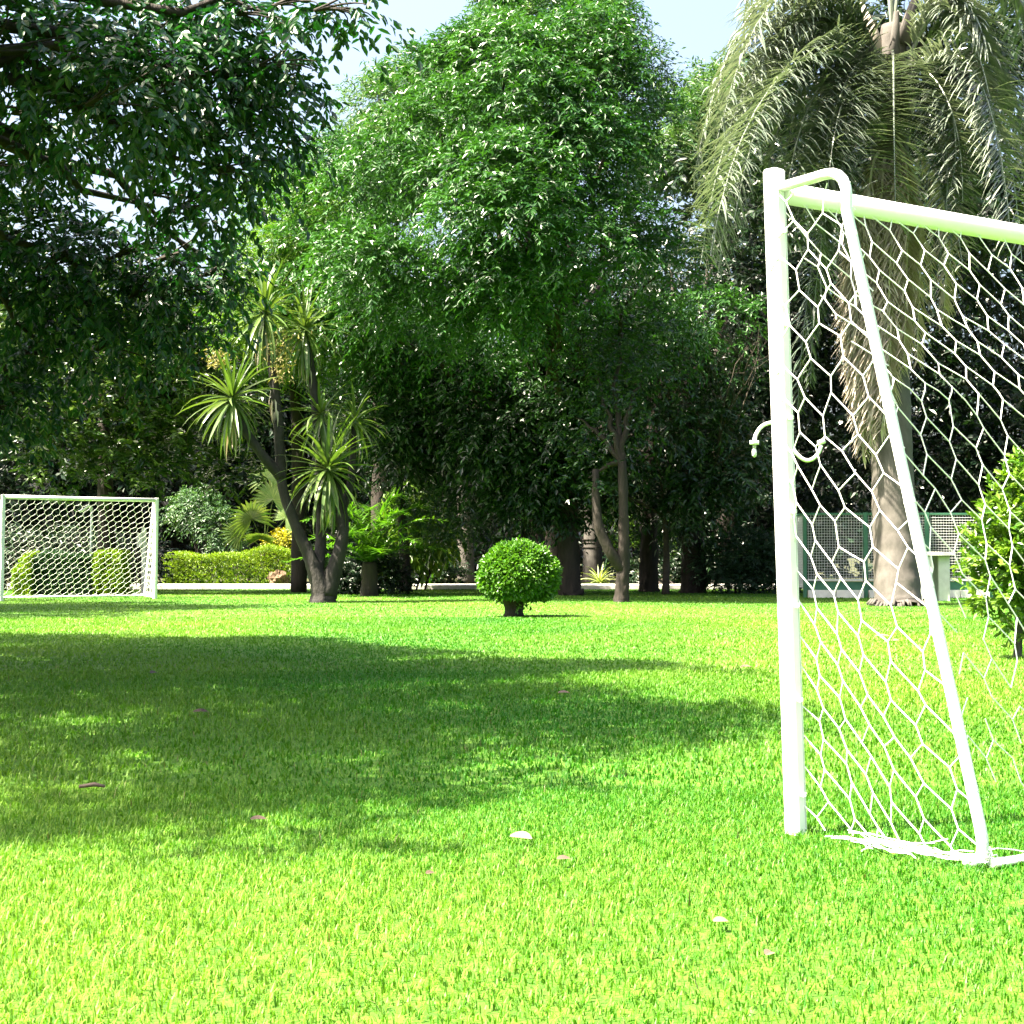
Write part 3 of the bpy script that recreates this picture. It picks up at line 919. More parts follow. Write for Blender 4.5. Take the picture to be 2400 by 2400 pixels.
fr3((2090, 60, PD), (2050, -400, PD + .3), (1980, -600, PD + .6), (1800, -500, PD + .8), **K)
fr3((2095, 60, PD), (2140, -400, PD - .3), (2250, -600, PD - .4), (2450, -420, PD - .4), **K)
fr3((2092, 60, PD), (2080, -400, PD - 1.0), (2060, -600, PD - 2.4), (2050, -400, PD - 3.6), **K)
fr3((2092, 60, PD), (2100, -400, PD + 1.0), (2110, -600, PD + 2.4), (2120, -400, PD + 3.6), **K)
for i in range(9):
    x_ = r5.uniform(1640, 1900); y_ = r5.uniform(430, 700) - max(0, x_ - 1780) * .3; dd = r5.uniform(-2.6, .8)
    fr3((2072, r5.uniform(160, 260), PD), (2072 - (2072 - x_) * .35, r5.uniform(-160, 30), PD + dd * .3), (x_ + 60, r5.uniform(-60, 120), PD + dd * .8), (x_, y_, PD + dd), **{**K, 'tint0': r5.uniform(.3, .65)})
for i in range(4):
    x_ = r5.uniform(2290, 2460); y_ = r5.uniform(420, 640); dd = r5.uniform(-2.4, .4)
    fr3((2112, r5.uniform(160, 240), PD), (2112 + (x_ - 2112) * .35, r5.uniform(-140, 40), PD + dd * .3), (x_ - 50, r5.uniform(-60, 120), PD + dd * .8), (x_, y_, PD + dd), **{**K, 'tint0': r5.uniform(.5, .8)})
for i in range(14):
    a_ = (2055 + r5.uniform(-60, 80)); y_ = r5.uniform(150, 330); sx = r5.choice([-1, 1])
    fr3((2085, y_, PD - .2), (2085 + sx * 90, y_ - 60, PD - 1.0), (2085 + sx * r5.uniform(110, 200), y_ + 60, PD - 1.7), (2085 + sx * r5.uniform(90, 190), y_ + r5.uniform(240, 380), PD - 1.8), n=80, hang=.6, width=.045, ll=.75, tint0=r5.uniform(.2, .6))
# dead fronds hanging down the trunk
DK = dict(mat=M['dry_frond'], name='dead_frond', n=100, hang=.55, width=.044, ll=.55, spread=.6, flat=-.2, tint0=.45)
fr3((2060, 430, PD - .3), (2010, 470, PD - .75), (2030, 800, PD - .8), (2022, 1070, PD - .75), **DK)
fr3((2075, 440, PD - .4), (2040, 480, PD - .8), (2045, 760, PD - .85), (2052, 960, PD - .75), **DK)
fr3((2060, 420, PD - .2), (1990, 460, PD - .5), (2005, 640, PD - .6), (2008, 900, PD - .6), **DK)
fr3((2090, 430, PD - .4), (2100, 450, PD - .9), (2080, 620, PD - .9), (2080, 860, PD - .8), **DK)
fr3((2120, 430, PD - .3), (2180, 470, PD - .6), (2150, 640, PD - .6), (2150, 850, PD - .6), **DK)
for i in range(22):
    x_ = r5.uniform(-75, 60); y_ = r5.uniform(330, 500)
    fr3((2080 + x_ * .5, y_, PD - .35), (2080 + x_ * 1.1, y_ + 20, PD - .8), (2076 + x_ * 1.1, y_ + 170, PD - .8), (2072 + x_, y_ + r5.uniform(280, 420), PD - .7), **DK)
for i in range(16):
    x_ = r5.uniform(-80, 30); y_ = r5.uniform(520, 700)
    fr3((2076 + x_ * .6, y_, PD - .5), (2070 + x_, y_ + 10, PD - .85), (2066 + x_, y_ + 150, PD - .8), (2050 + x_ * .6, min(1085, y_ + r5.uniform(260, 420)), PD - .75), **{**DK, 'tint0': r5.uniform(.3, .8)})
fr3((2050, 330, PD), (1960, 330, PD - .4), (1905, 560, PD - .5), (1900, 900, PD - .5), **{**DK, 'mat': M['palm_leaf'], 'name': 'frond', 'tint0': .35})
fr3((2050, 330, PD), (1930, 360, PD - .2), (1880, 700, PD - .3), (1870, 960, PD - .3), **{**DK, 'mat': M['palm_leaf'], 'name': 'frond', 'tint0': .25})
fr3((2120, 330, PD), (2240, 400, PD + .2), (2220, 600, PD + .3), (2210, 760, PD + .3), **DK)

# pale ringed palm trunks standing in the shade behind
def bare_palm(px, d, y_top, r, label, rng, lean=0):
    b = ground_pt(px, d)
    t = thing('palm_tree', label, 'palm tree', tuple(b), 'palm trunks behind the path')
    top = W(px + lean, y_top, d)
    hh = top.z
    P = np.array([[b.x + (top.x - b.x) * f, d, f * hh] for f in np.linspace(0, 1, 40)])
    R = r * (1.12 - .25 * np.linspace(0, 1, 40)) * (1 + .03 * np.sin(np.linspace(0, hh, 40) * 2 * math.pi / .22))
    MB().tube(P, R, 16, rough=.01, rng=rng).build('trunk', M['palm_bark'], t, smooth=True)
    for z in (.55 * 2.0, .62 * 2.0, .67 * 2.0):
        MB().tube([(b.x, d, z), (b.x, d, z + .025)], r * 1.10, 16).build('scar_ring', M['bark'], t, smooth=True)
    for i in range(9):
        a_ = i * 2.4; L_ = 2.6
        o = np.array(tuple(top)); dv = np.array([math.cos(a_), math.sin(a_), 0])
        frond(t, [o, o + dv * 1.0 + np.array([0, 0, 1.0]), o + dv * 2.2 + np.array([0, 0, .8]), o + dv * 2.7 + np.array([0, 0, -1.2])], .5, rng, M['palm_leaf'], n=36, hang=.6)
    for i in range(4):
        a_ = i * 1.6 + .5; o = np.array(tuple(top)); dv = np.array([math.cos(a_), math.sin(a_), 0])
        frond(t, [o, o + dv * .5, o + dv * .5 + np.array([0, 0, -.5]), o + dv * .35 + np.array([0, 0, -1.0])], .35, rng, M['dry_frond'], n=24, hang=.5, name='dead_frond')
    return t
bare_palm(1388, 46.0, 1010, .27, 'palm with a pale ringed trunk standing just right of the main dark tree trunk', r5, 6)
bare_palm(1092, 47.0, 900, .24, 'palm with a pale smooth trunk standing left of the clipped dome bush', r5, -4)

# ------------------------------------------------------------------ big shade tree, trunk left of the view
r6 = np.random.default_rng(61)
st = thing('shade_tree', 'large leafy shade tree whose branches hang over the upper left of the lawn', 'tree', (-6.2, 10.0, 0))
trunk(r6, st, M['bark'], [(-6.2, 10, -.05), (-6.15, 10, .4), (-6.0, 9.95, 1.6), (-5.8, 9.9, 2.8), (-5.5, 9.8, 4.2)], [.42, .33, .28, .26, .22], 16)
cl = []
rr_ = []
def addc(px, py, d, r, rz=None):
    p = W(px, py, d); cl.append(tuple(p)); rr_.append((r, r, rz or r * .7))
for px, py, d, r in ((60, 120, 10, .6), (220, 60, 11, .6), (380, 120, 10.5, .55), (500, 60, 11, .42), (620, 30, 10.5, .30), (730, 10, 10.2, .22), (830, 20, 10, .18),
                     (120, 260, 11, .55), (300, 240, 10, .5), (460, 210, 10.5, .5), (600, 180, 11, .40), (690, 150, 10.6, .22), (640, 250, 11, .28),
                     (60, 380, 12, .45), (400, 310, 11, .30), (540, 330, 11, .42), (640, 300, 11.4, .25), (560, 400, 10.8, .28),
                     (60, 560, 12.5, .55), (420, 450, 11.5, .33), (500, 480, 11.5, .28), (330, 600, 12.5, .30), (450, 600, 12.2, .36), (180, 620, 12.5, .50),
                     (60, 700, 13, .55), (240, 700, 12.8, .50), (380, 690, 12.6, .45), (480, 680, 12.6, .32), (120, 820, 13.4, .5), (300, 810, 13.2, .45), (-60, 900, 13.6, .6), (40, 950, 13.6, .4), (430, 780, 13, .28), (540, 640, 12.6, .16)):
    addc(px, py, d, r)
nvis = len(cl)
# the rest of the crown, above and beside the view
GP = [(-2.2, 3.9), (-.45, 4.5), (.1, 5.0), (.45, 6.6), (1.35, 8.2), (1.0, 9.3), (-.1, 10.5), (-.8, 13.0), (-2.7, 16.2), (-6.6, 16.6), (-6.0, 10.0), (-4.0, 4.5)]
def in_poly(x, y):
    c = False
    for a, b in zip(GP, GP[1:] + GP[:1]):
        if (a[1] > y) != (b[1] > y) and x < (b[0] - a[0]) * (y - a[1]) / (b[1] - a[1]) + a[0]: c = not c
    return c
while len(cl) < nvis + 265:
    x, y = r6.uniform(-6.6, 1.4), r6.uniform(3.8, 16.6)
    if not in_poly(x, y) or r6.random() > (1.0 if (6.8 < y < 15.5 and x < -.4) else .80): continue
    h = r6.uniform(4.3, 6.6)
    for _ in range(40):
        kx = x + LDIR.x / LDIR.z * h; ky = y + LDIR.y / LDIR.z * h
        if ky < .6 or (h - CH - .5) / max(ky, .1) * F > 1306 + 60 or abs(kx) / ky > .43: break
        h += .35
    r_ = r6.uniform(.30, .52) * (1.0 if y > 6.8 else .75)
    cl.append((kx, ky, h)); rr_.append((r_, r_, r_ * .6))
cl = np.array(cl); rr_ = np.array(rr_)
mb = MB()
twigs(mb, r6, cl[:nvis], rr_[:nvis], 2400, k=9, tl=.30, ll=.085, lw=.040, up=.0, droop=.30, spread=.5, zbias=.15, hexa=True, tint0=.4, rmin=.15, ladroop=.45)
twigs(mb, r6, cl[nvis:], rr_[nvis:], 14500, k=7, tl=.38, ll=.115, lw=.064, up=.1, droop=.25, spread=.6, zbias=.1, hexa=False, tint0=.5, rmin=.1, ladroop=.3)
mb.build('crown', M['near_leaf'], st, kind='stuff')
limb_set(r6, st, M['bark'], (-5.5, 9.8, 4.1), cl[[4, 12, 9, 17, 22, 25, 28, 31, 1, 15, 33]], .10, .012, wob=.10, n=12)
limb_set(r6, st, M['bark'], (-5.5, 9.8, 4.1), cl[nvis::14], .11, .02)
tw_ = MB()
for i in range(nvis):
    for q in range(7):
        dd = nrm(r6.normal(size=3)) * rr_[i] * .9
        tw_.tube(bez(cl[i] - np.array([.25, .1, .05]), cl[i] + dd * .3 + np.array([0, 0, .06]), cl[i] + dd, 6), np.linspace(.011, .003, 6), 5)
tw_.build('twigs', M['bark'], st, smooth=True, kind='stuff')

# ------------------------------------------------------------------ trees at the back
def tree(name, label, px, d, trunk_pts, radii, clumps, mat, bark, n, rng, group='trees round the lawn', limbs=8, cat='tree', start=None, r_l=.07, **kw):
    """clumps: list of (px, py, d, r, rz)"""
    t = thing(name, label, cat, (gx(px, d), d, 0), group)
    trunk(rng, t, bark, trunk_pts, radii, 14, rough=.06)
    C = np.array([tuple(W(c_[0], c_[1], c_[2])) for c_ in clumps]); R = np.array([(c_[3], c_[3], c_[4] if len(c_) > 4 else c_[3] * .75) for c_ in clumps])
    kp = open_to_sun(C, R)
    if 'clump_tint' in kw: kw['clump_tint'] = np.asarray(kw['clump_tint'])[kp]
    n = int(n * (.3 + .7 * kp.mean()))
    C, R = C[kp], R[kp]
    mb = MB()
    twigs(mb, rng, C, R, n, **kw)
    mb.build('crown', mat, t, kind='stuff')
    s = start if start is not None else trunk_pts[-1]
    ids = rng.choice(len(C), min(limbs, len(C)), replace=False)
    limb_set(rng, t, bark, s, C[ids], r_l, .015)
    return t

def fill(rng, n, edges, d0, bulge, rmin, rmax, back=.3):
    """clumps spread inside an outline given as rows (py, left, right), on a bulging front and a thinner back"""
    e = np.array(edges, float)
    out = []
    k = 0
    while len(out) < n and k < 20000:
        k += 1
        py = rng.uniform(e[0, 0], e[-1, 0])
        l = np.interp(py, e[:, 0], e[:, 1]); r = np.interp(py, e[:, 0], e[:, 2])
        if rng.random() > (r - l) / (e[:, 2] - e[:, 1]).max(): continue
        px = rng.uniform(l, r)
        u = (px - (l + r) / 2) / ((r - l) / 2)
        v = (py - (e[0, 0] + e[-1, 0]) / 2) / ((e[-1, 0] - e[0, 0]) / 2)
        b = math.sqrt(max(.05, 1 - u * u)) * math.sqrt(max(.12, 1 - .85 * v * v))
        f = -1 if rng.random() > back else rng.uniform(-.3, .9)
        d = d0 + bulge * b * f * rng.uniform(.8, 1.1)
        out.append((px, py, d, rng.uniform(rmin, rmax)))
    return out

SUNLIT = np.array([(gx(1388, 46), 46, 1.0), (gx(1386, 46), 46, 1.9), (gx(1090, 47), 47, .9), (gx(1405, 41.8), 41.8, .4), (gx(880, 32.6), 32.6, 1.5), (gx(910, 32.6), 32.6, 1.2), (gx(960, 38.5), 38.5, 1.5),
                   (gx(1470, 50), 50, 1.8), (gx(1580, 50), 50, 1.4), (gx(660, 43.6), 43.6, 1.0), (gx(620, 43.6), 43.6, 2.0), (gx(1000, 41), 41, .2), (gx(500, 44.5), 44.5, 2.0)])
def open_to_sun(C, R):
    """leave out the clumps that would stand in the light falling on a few sunlit spots"""
    u = -np.array(LDIR)
    keep = np.ones(len(C), bool)
    for q in SUNLIT:
        v = C - q
        t = v @ u
        dist = np.linalg.norm(v - t[:, None] * u, axis=1)
        keep &= ~((dist < R[:, 0] * .75 + .35) & (t > .3))
    return keep

r7 = np.random.default_rng(71)
# main tree: dense pinnate foliage
MD = 33.3
cl_main = fill(r7, 118, [(40, 1180, 1460), (150, 1050, 1560), (240, 920, 1620), (330, 810, 1640), (420, 740, 1640), (520, 690, 1640), (640, 690, 1690), (760, 720, 1710), (850, 760, 1660), (930, 860, 1560)], MD, 6.3, .55, 1.05, .25)
cl_main = [(a_, b_, c_ + max(0, b_ - 640) / 430 * 5.0, e_) for a_, b_, c_, e_ in cl_main]
mt = tree('shade_tree', 'broad tree with dense feathery green crown in the middle of the garden', 1338, MD,
          [W(1338, 1400, MD), W(1336, 1385, MD), W(1332, 1250, MD), W(1325, 1120, MD), W(1300, 980, MD), W(1270, 800, MD), W(1240, 640, MD)],
          [.32, .25, .22, .21, .19, .15, .10], cl_main, M['ash_leaf'], M['bark'], 18500, r7, limbs=22, k=9, tl=.46, ll=.135, lw=.046,
          up=.05, droop=.45, spread=.38, zbias=1.05, tvar=.20, rmin=.70, start=W(1310, 1040, MD), r_l=.10, clump_tint=r7.normal(0, .16, len(cl_main)))
# tall feathery trees behind it, haze put into their paler leaf colour
cl_p = fill(r7, 70, [(-120, 1170, 1420), (0, 1160, 1430), (100, 1110, 1480), (200, 1000, 1560), (300, 900, 1620), (420, 850, 1660)], 46, 3.0, .6, 1.0, .3)
tree('tall_tree', 'tall haze-paled feathery tree rising behind the broad tree against the sky', 1300, 46, [W(1300, 1380, 46), W(1290, 900, 46), W(1270, 400, 46), W(1255, 40, 46)],
     [.28, .22, .14, .05], cl_p, M['haze_toned_leaf'], M['bark'], 8000, r7, limbs=14, k=11, tl=.6, ll=.16, lw=.055, up=.5, droop=.15, spread=.5, start=W(1275, 560, 46))
cl_p = fill(r7, 42, [(190, 960, 1050), (250, 880, 1060), (330, 800, 1040), (420, 740, 1000), (520, 700, 960)], 43, 2.5, .5, .9, .3)
tree('tall_tree', 'haze-paled bluish feathery tree at the upper left shoulder of the broad tree', 880, 43, [W(890, 1385, 43), W(890, 900, 43), W(880, 500, 43), W(890, 220, 43)],
     [.26, .2, .14, .05], cl_p, M['haze_toned_leaf'], M['bark'], 4500, r7, limbs=10, k=11, tl=.55, ll=.16, lw=.052, up=.4, droop=.2, spread=.5, start=W(885, 640, 43))
cl_p = fill(r7, 40, [(190, 1680, 1800), (240, 1620, 1820), (300, 1560, 1820), (450, 1560, 1800)], 44, 2.5, .6, .9, .3)
tree('tall_tree', 'haze-paled green tree between the broad tree and the drooping palm fronds', 1690, 44, [W(1690, 1385, 44), W(1690, 900, 44), W(1690, 400, 44), W(1690, 150, 44)],
     [.26, .2, .14, .05], cl_p, M['haze_toned_leaf'], M['bark'], 4500, r7, limbs=10, k=11, tl=.55, ll=.16, lw=.052, up=.4, droop=.2, spread=.5, start=W(1690, 640, 44))
# lime tree at left of the main tree
cl_p = fill(r7, 46, [(430, 590, 690), (500, 560, 760), (600, 530, 820), (720, 520, 860), (860, 560, 900)], 35, 2.6, .45, .75, .3)
tree('lime_tree', 'yellow-green leafy tree behind the spiky strap-leaved tree', 690, 36, [W(700, 1392, 36), W(700, 1150, 36), W(690, 900, 36), W(670, 650, 36)],
     [.2, .16, .12, .06], cl_p, M['lime_leaf'], M['bark'], 5200, r7, limbs=10, k=10, tl=.45, ll=.09, lw=.042, up=.2, droop=.25, spread=.5, start=W(690, 900, 36))
cl_p = fill(r7, 36, [(760, 780, 960), (860, 760, 1020), (1000, 800, 1080), (1120, 880, 1110), (1250, 960, 1120)], 37.5, 2.0, .4, .7, .3)
tree('small_tree', 'bushy dark green tree filling the shade right of the spiky strap-leaved tree', 960, 37, [W(950, 1388, 37), W(945, 1250, 37), W(930, 1050, 37)],
     [.16, .12, .08], cl_p, M['ash_leaf'], M['bark'], 4200, r7, limbs=8, k=10, tl=.42, ll=.09, lw=.036, up=.1, droop=.35, spread=.5, tint0=.3)
cl_p = fill(r7, 84, [(820, 840, 1720), (930, 880, 1740), (1040, 940, 1760), (1140, 980, 1760), (1215, 1060, 1700)], 34.6, 2.4, .35, .7, .5)  # added tree, its dark leaves replace the main crown's shaded lower boughs
tree('added_dark_tree', 'added tree with shade-dark leaf colour on low boughs behind the dome bush', 1230, 36, [W(1230, 1388, 36), W(1232, 1250, 36), W(1235, 1120, 36)],
     [.13, .11, .08], cl_p, M['shaded_crown_leaf'], M['bark'], 5200, r7, limbs=12, k=9, tl=.5, ll=.17, lw=.07, up=0, droop=.4, spread=.6, tint0=.6)
# magnolias behind the far goal
cl_p = fill(r7, 60, [(640, -120, 440), (760, -120, 540), (900, -120, 560), (1040, -120, 560), (1150, -120, 540)], 36, 2.4, .5, .85, .3)
tree('broadleaf_tree', 'dark tree with big glossy leaves standing behind the distant goal', 250, 36, [W(250, 1392, 36), W(250, 1250, 36), W(245, 1050, 36), W(240, 850, 36)],
     [.25, .2, .16, .08], cl_p, M['magnolia_leaf'], M['bark'], 3300, r7, limbs=12, k=9, tl=.40, ll=.18, lw=.075, up=.3, droop=.1, spread=.6, ladroop=.0, hexa=True, tint0=.35, tvar=.3)
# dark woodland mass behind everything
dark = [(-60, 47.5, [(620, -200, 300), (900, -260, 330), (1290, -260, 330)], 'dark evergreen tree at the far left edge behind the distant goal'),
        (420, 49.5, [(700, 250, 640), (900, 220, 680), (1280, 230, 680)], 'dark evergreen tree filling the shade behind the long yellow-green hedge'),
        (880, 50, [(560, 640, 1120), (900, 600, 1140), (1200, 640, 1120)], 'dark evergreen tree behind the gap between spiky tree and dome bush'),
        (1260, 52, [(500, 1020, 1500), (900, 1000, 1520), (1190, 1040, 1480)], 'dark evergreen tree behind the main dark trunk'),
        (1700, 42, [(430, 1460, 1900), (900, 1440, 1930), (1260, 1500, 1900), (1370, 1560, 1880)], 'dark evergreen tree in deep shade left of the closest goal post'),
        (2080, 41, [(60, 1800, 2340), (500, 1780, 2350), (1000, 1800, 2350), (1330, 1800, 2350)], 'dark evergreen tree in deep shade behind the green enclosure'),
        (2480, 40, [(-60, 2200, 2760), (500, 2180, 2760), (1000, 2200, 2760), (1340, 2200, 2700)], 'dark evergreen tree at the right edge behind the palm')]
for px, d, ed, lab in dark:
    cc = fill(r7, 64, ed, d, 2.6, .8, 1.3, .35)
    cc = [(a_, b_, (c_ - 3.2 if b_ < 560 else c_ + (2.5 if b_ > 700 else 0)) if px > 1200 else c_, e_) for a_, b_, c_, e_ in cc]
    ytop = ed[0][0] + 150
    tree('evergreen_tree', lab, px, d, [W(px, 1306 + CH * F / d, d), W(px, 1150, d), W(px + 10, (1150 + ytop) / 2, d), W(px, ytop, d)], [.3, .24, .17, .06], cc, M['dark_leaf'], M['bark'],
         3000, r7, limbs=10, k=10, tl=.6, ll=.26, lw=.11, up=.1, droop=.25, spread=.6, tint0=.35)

# far wood closing the view
fw = MB()
nfw = 36000
X = np.where(r7.random(nfw) < .5, r7.uniform(-34, 8, nfw), r7.uniform(8, 30, nfw)); Y = r7.uniform(60, 66, nfw); Zz = r7.random(nfw) * (8.5 + np.clip((X - 7) * 2.2, 0, 13) + 1.2 * np.sin(X * .5) + .8 * np.sin(X * 1.3 + 1))
O = np.stack([X, Y, Zz], -1)
A = nrm(r7.normal(size=(nfw, 3)) + np.array([0, -.3, -.3])); N = nrm(r7.normal(size=(nfw, 3)) + np.array([0, -.5, .6]))
leaf_geo(fw, O, A, N, .62 * r7.uniform(.6, 1.2, nfw), .30, np.clip(r7.normal(.4, .25, nfw), 0, 1))
fw.build('far_wood', M['dark_leaf'], None, kind='stuff', label='dark far wood closing the garden behind all the trees', category='wood')

# off-view trees on the left that throw the long shadow bands across the far lawn
for (x, y, z, r, lab) in ((-11.8, 23.4, 6.3, 3.0, 'leafy tree standing left of the distant goal beyond the edge of the lawn'),):
    t = thing('leafy_tree', lab, 'tree', (x, y, 0), 'trees round the lawn')
    trunk(r7, t, M['bark'], [(x, y, -.05), (x, y, 2), (x, y, 4), (x, y, 6)], [.35, .28, .22, .1], 12)
    C = np.array([x, y, z]) + r7.normal(size=(40, 3)) * np.array([1.5, 1.25, .9]); R = np.full((40, 3), .95)
    mb = MB(); twigs(mb, r7, C, R, 3000, k=8, tl=.6, ll=.2, lw=.09, rmin=.1)
    mb.build('crown', M['dark_leaf'], t, kind='stuff')

# trunks standing in the shade, with their own high crowns merging overhead
def pole_tree(label, px, d, r, y_top, fork, rng, bark, mat, crown, name='shade_tree'):
    b = W(px, 1306 + CH * F / d + 6, d)
    t = thing(name, label, 'tree', (gx(px, d), d, 0), 'trees round the lawn')
    trunk(rng, t, bark, [b, W(px, 1306 + CH * F / d - 10, d)] + fork, [r * 1.35, r, r * .9, r * .75, r * .55][:2 + len(fork)], 14, rough=.07)
    C = np.array([tuple(W(*c_[:3])) for c_ in crown]); R = np.array([(c_[3],) * 2 + (c_[3] * .75,) for c_ in crown])
    mb = MB(); twigs(mb, rng, C, R, 60 * len(crown), k=9, tl=.5, ll=.12, lw=.05)
    mb.build('crown', mat, t, kind='stuff')
    limb_set(rng, t, bark, fork[-1], C[:6], r * .5, .015)
    return t
r8 = np.random.default_rng(81)
ft = pole_tree('slim grey tree forking low in the shade right of the main dark trunk', 1457, 28.3, .135, 1000, [W(1460, 1340, 28.3), W(1462, 1240, 28.3), W(1458, 1080, 28.4)], r8, M['bark'], M['shaded_crown_leaf'],
          [(1380, 1120, 28.6, .4), (1440, 1000, 28.6, .6), (1400, 880, 29, .8), (1500, 900, 29, .7), (1460, 780, 29.5, .8), (1350, 980, 29, .5), (1390, 1170, 28.6, .28)])
trunk(r8, ft, M['bark'], [W(1458, 1335, 28.3), W(1425, 1285, 28.2), W(1400, 1215, 28.2), W(1396, 1100, 28.3)], [.11, .10, .09, .06], 12)
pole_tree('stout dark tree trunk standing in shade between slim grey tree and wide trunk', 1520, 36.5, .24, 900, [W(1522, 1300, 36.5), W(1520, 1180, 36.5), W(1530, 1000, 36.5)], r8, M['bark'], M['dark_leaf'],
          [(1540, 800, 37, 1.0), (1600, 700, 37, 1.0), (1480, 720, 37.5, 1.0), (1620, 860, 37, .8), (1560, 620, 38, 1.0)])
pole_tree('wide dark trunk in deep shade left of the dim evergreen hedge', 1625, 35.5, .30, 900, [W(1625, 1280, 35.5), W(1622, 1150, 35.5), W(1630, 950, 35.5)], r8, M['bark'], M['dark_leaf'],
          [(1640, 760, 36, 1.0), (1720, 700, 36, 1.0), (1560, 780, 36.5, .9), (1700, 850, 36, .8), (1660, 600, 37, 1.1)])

# bare twiggy tree in the shade left of the near post
def branchy(mb, rng, p, d, L, r, depth):
    n = 6
    pts = [p]; dd = d.copy()
    for i in range(n):
        dd = nrm(dd + rng.normal(0, .12, 3) + np.array([0, 0, .04]))
        pts.append(pts[-1] + dd * L / n)
    mb.tube(pts, np.linspace(r, r * .55, n + 1), 5, cap=False)
    if depth == 0: return
    for i in range(3 if depth > 1 else 4):
        k = int(rng.integers(2, n + 1))
        nd = nrm(dd + rng.normal(0, .55, 3) + np.array([0, -.05, .1]))
        branchy(mb, rng, pts[k], nd, L * rng.uniform(.5, .75), r * .55, depth - 1)
btd = 34.0
bt = thing('bare_tree', 'bare twiggy tree with leafless branches fanning left of the closest goal post', 'tree', (gx(1560, btd), btd, 0), 'trees round the lawn')
trunk(r8, bt, M['twig'], [W(1560, 1393, btd), W(1562, 1300, btd), W(1558, 1200, btd - .2)], [.09, .07, .055], 10)
for k_, (ex, ey, L_) in enumerate(((1760, 960, 2.6), (1680, 900, 2.6), (1480, 950, 2.2), (1420, 1020, 1.8), (1800, 1040, 2.4), (1600, 850, 2.6))):
    mb = MB()
    s_ = np.array(tuple(W(1558, 1210, btd - .2))); e_ = np.array(tuple(W(ex, ey, btd - .8)))
    branchy(mb, r8, s_, nrm(e_ - s_), L_, .035, 3)
    mb.build('branch', M['twig'], bt, smooth=True)

# ------------------------------------------------------------------ shrubs under the trees
def shrub(name, label, px, d, clumps, mat, n, rng, cat='shrub', group='shrubs under the trees', **kw):
    t = thing(name, label, cat, (gx(px, d), d, 0), group)
    C = np.array([tuple(W(*c_[:3])) for c_ in clumps]); R = np.array([(c_[3], c_[3], c_[4] if len(c_) > 4 else c_[3]) for c_ in clumps])
    mb = MB(); twigs(mb, rng, C, R, n, **kw)
    mb.build('foliage', mat, t, kind='stuff')
    sm = MB()
    b = np.array([gx(px, d), d, 0.0])
    for c_ in C:
        for q in range(3):
            e_ = c_ + rng.normal(0, .12, 3)
            b2 = np.array([b[0] * .6 + c_[0] * .4, d + rng.normal(0, .1), 0.0])
            sm.tube(bez(b2, (b2 + e_) / 2 + np.array([0, 0, .08]), e_, 6), np.linspace(.022, .007, 6), 5)
    sm.build('stems', M['bark'], t, smooth=True, kind='stuff')
    return t
r9 = np.random.default_rng(91)
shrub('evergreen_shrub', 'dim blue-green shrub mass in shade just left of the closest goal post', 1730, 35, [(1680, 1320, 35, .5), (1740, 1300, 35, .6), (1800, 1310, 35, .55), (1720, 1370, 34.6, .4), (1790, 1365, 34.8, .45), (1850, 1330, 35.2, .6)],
      M['shade_toned_leaf'], 1500, r9, k=9, tl=.3, ll=.09, lw=.045)
shrub('low_shrub', 'dark low shrub at the foot of the spiky strap-leaved tree on its right', 850, 36, [(835, 1345, 34.2, .42), (885, 1345, 34.2, .42), (805, 1358, 34.4, .36), (925, 1360, 34.4, .30), (870, 1300, 35.0, .30)],
      M['dark_leaf'], 700, r9, k=8, tl=.3, ll=.12, lw=.05)
shrub('low_shrub', 'dark shrub between the pale palm trunk and the philodendron', 1030, 41.5, [(1020, 1335, 42, .5), (980, 1345, 42, .4), (1060, 1350, 42.3, .3)], M['dark_leaf'], 600, r9, k=8, tl=.3, ll=.12, lw=.05)
shrub('yellow_shrub', 'small golden yellow shrub above the right end of the long hedge', 660, 43.6, [(668, 1268, 43.6, .32, .25), (640, 1285, 43.6, .25, .2)], M['yellow'], 330, r9, k=8, tl=.22, ll=.07, lw=.035)
shrub('grey_shrub', 'grey-green feathery shrub behind the hedge right of the distant goal', 510, 44.5, [(470, 1190, 44.5, .5), (510, 1230, 44.3, .5), (440, 1200, 45, .5), (530, 1290, 44.2, .4)], M['haze_toned_leaf'], 800, r9, k=9, tl=.4, ll=.11, lw=.04, droop=.4, tint0=.3)
shrub('leafy_shrub', 'drooping broad-leaved shrub hanging right of the spiky tree above the path', 960, 38.5, [(940, 1290, 38.5, .40, .28), (1000, 1270, 38.5, .40, .28), (970, 1180, 39, .55, .5), (1050, 1250, 38.8, .25)], M['bush_leaf'], 340, r9, k=7, tl=.35, ll=.30, lw=.10, droop=.6, ladroop=.9, hexa=True, tint0=.6)
shrub('leafy_shrub', 'light green shrub in the sunlit gap behind the ringed palm', 1470, 50, [(1440, 1200, 50, .8), (1500, 1180, 50, .8), (1470, 1290, 50, .6), (1560, 1220, 50, .6), (1590, 1290, 50, .6)], M['lime_leaf'], 900, r9, k=8, tl=.4, ll=.12, lw=.06)
shrub('low_shrub', 'dark undergrowth shrub in shade behind the wide dark trunk', 1600, 40.5, [(1560, 1340, 42, .5), (1640, 1330, 42, .6), (1700, 1345, 42, .5), (1500, 1350, 42, .4)], M['dark_leaf'], 900, r9, k=8, tl=.3, ll=.12, lw=.05)
shrub('low_shrub', 'dark undergrowth shrub behind the distant goal on its left', 60, 38, [(-40, 1300, 38.5, .7), (60, 1310, 38.5, .6), (160, 1300, 38.5, .6), (260, 1310, 38.5, .6), (340, 1320, 38.5, .5)], M['dark_leaf'], 1200, r9, k=8, tl=.35, ll=.13, lw=.055)

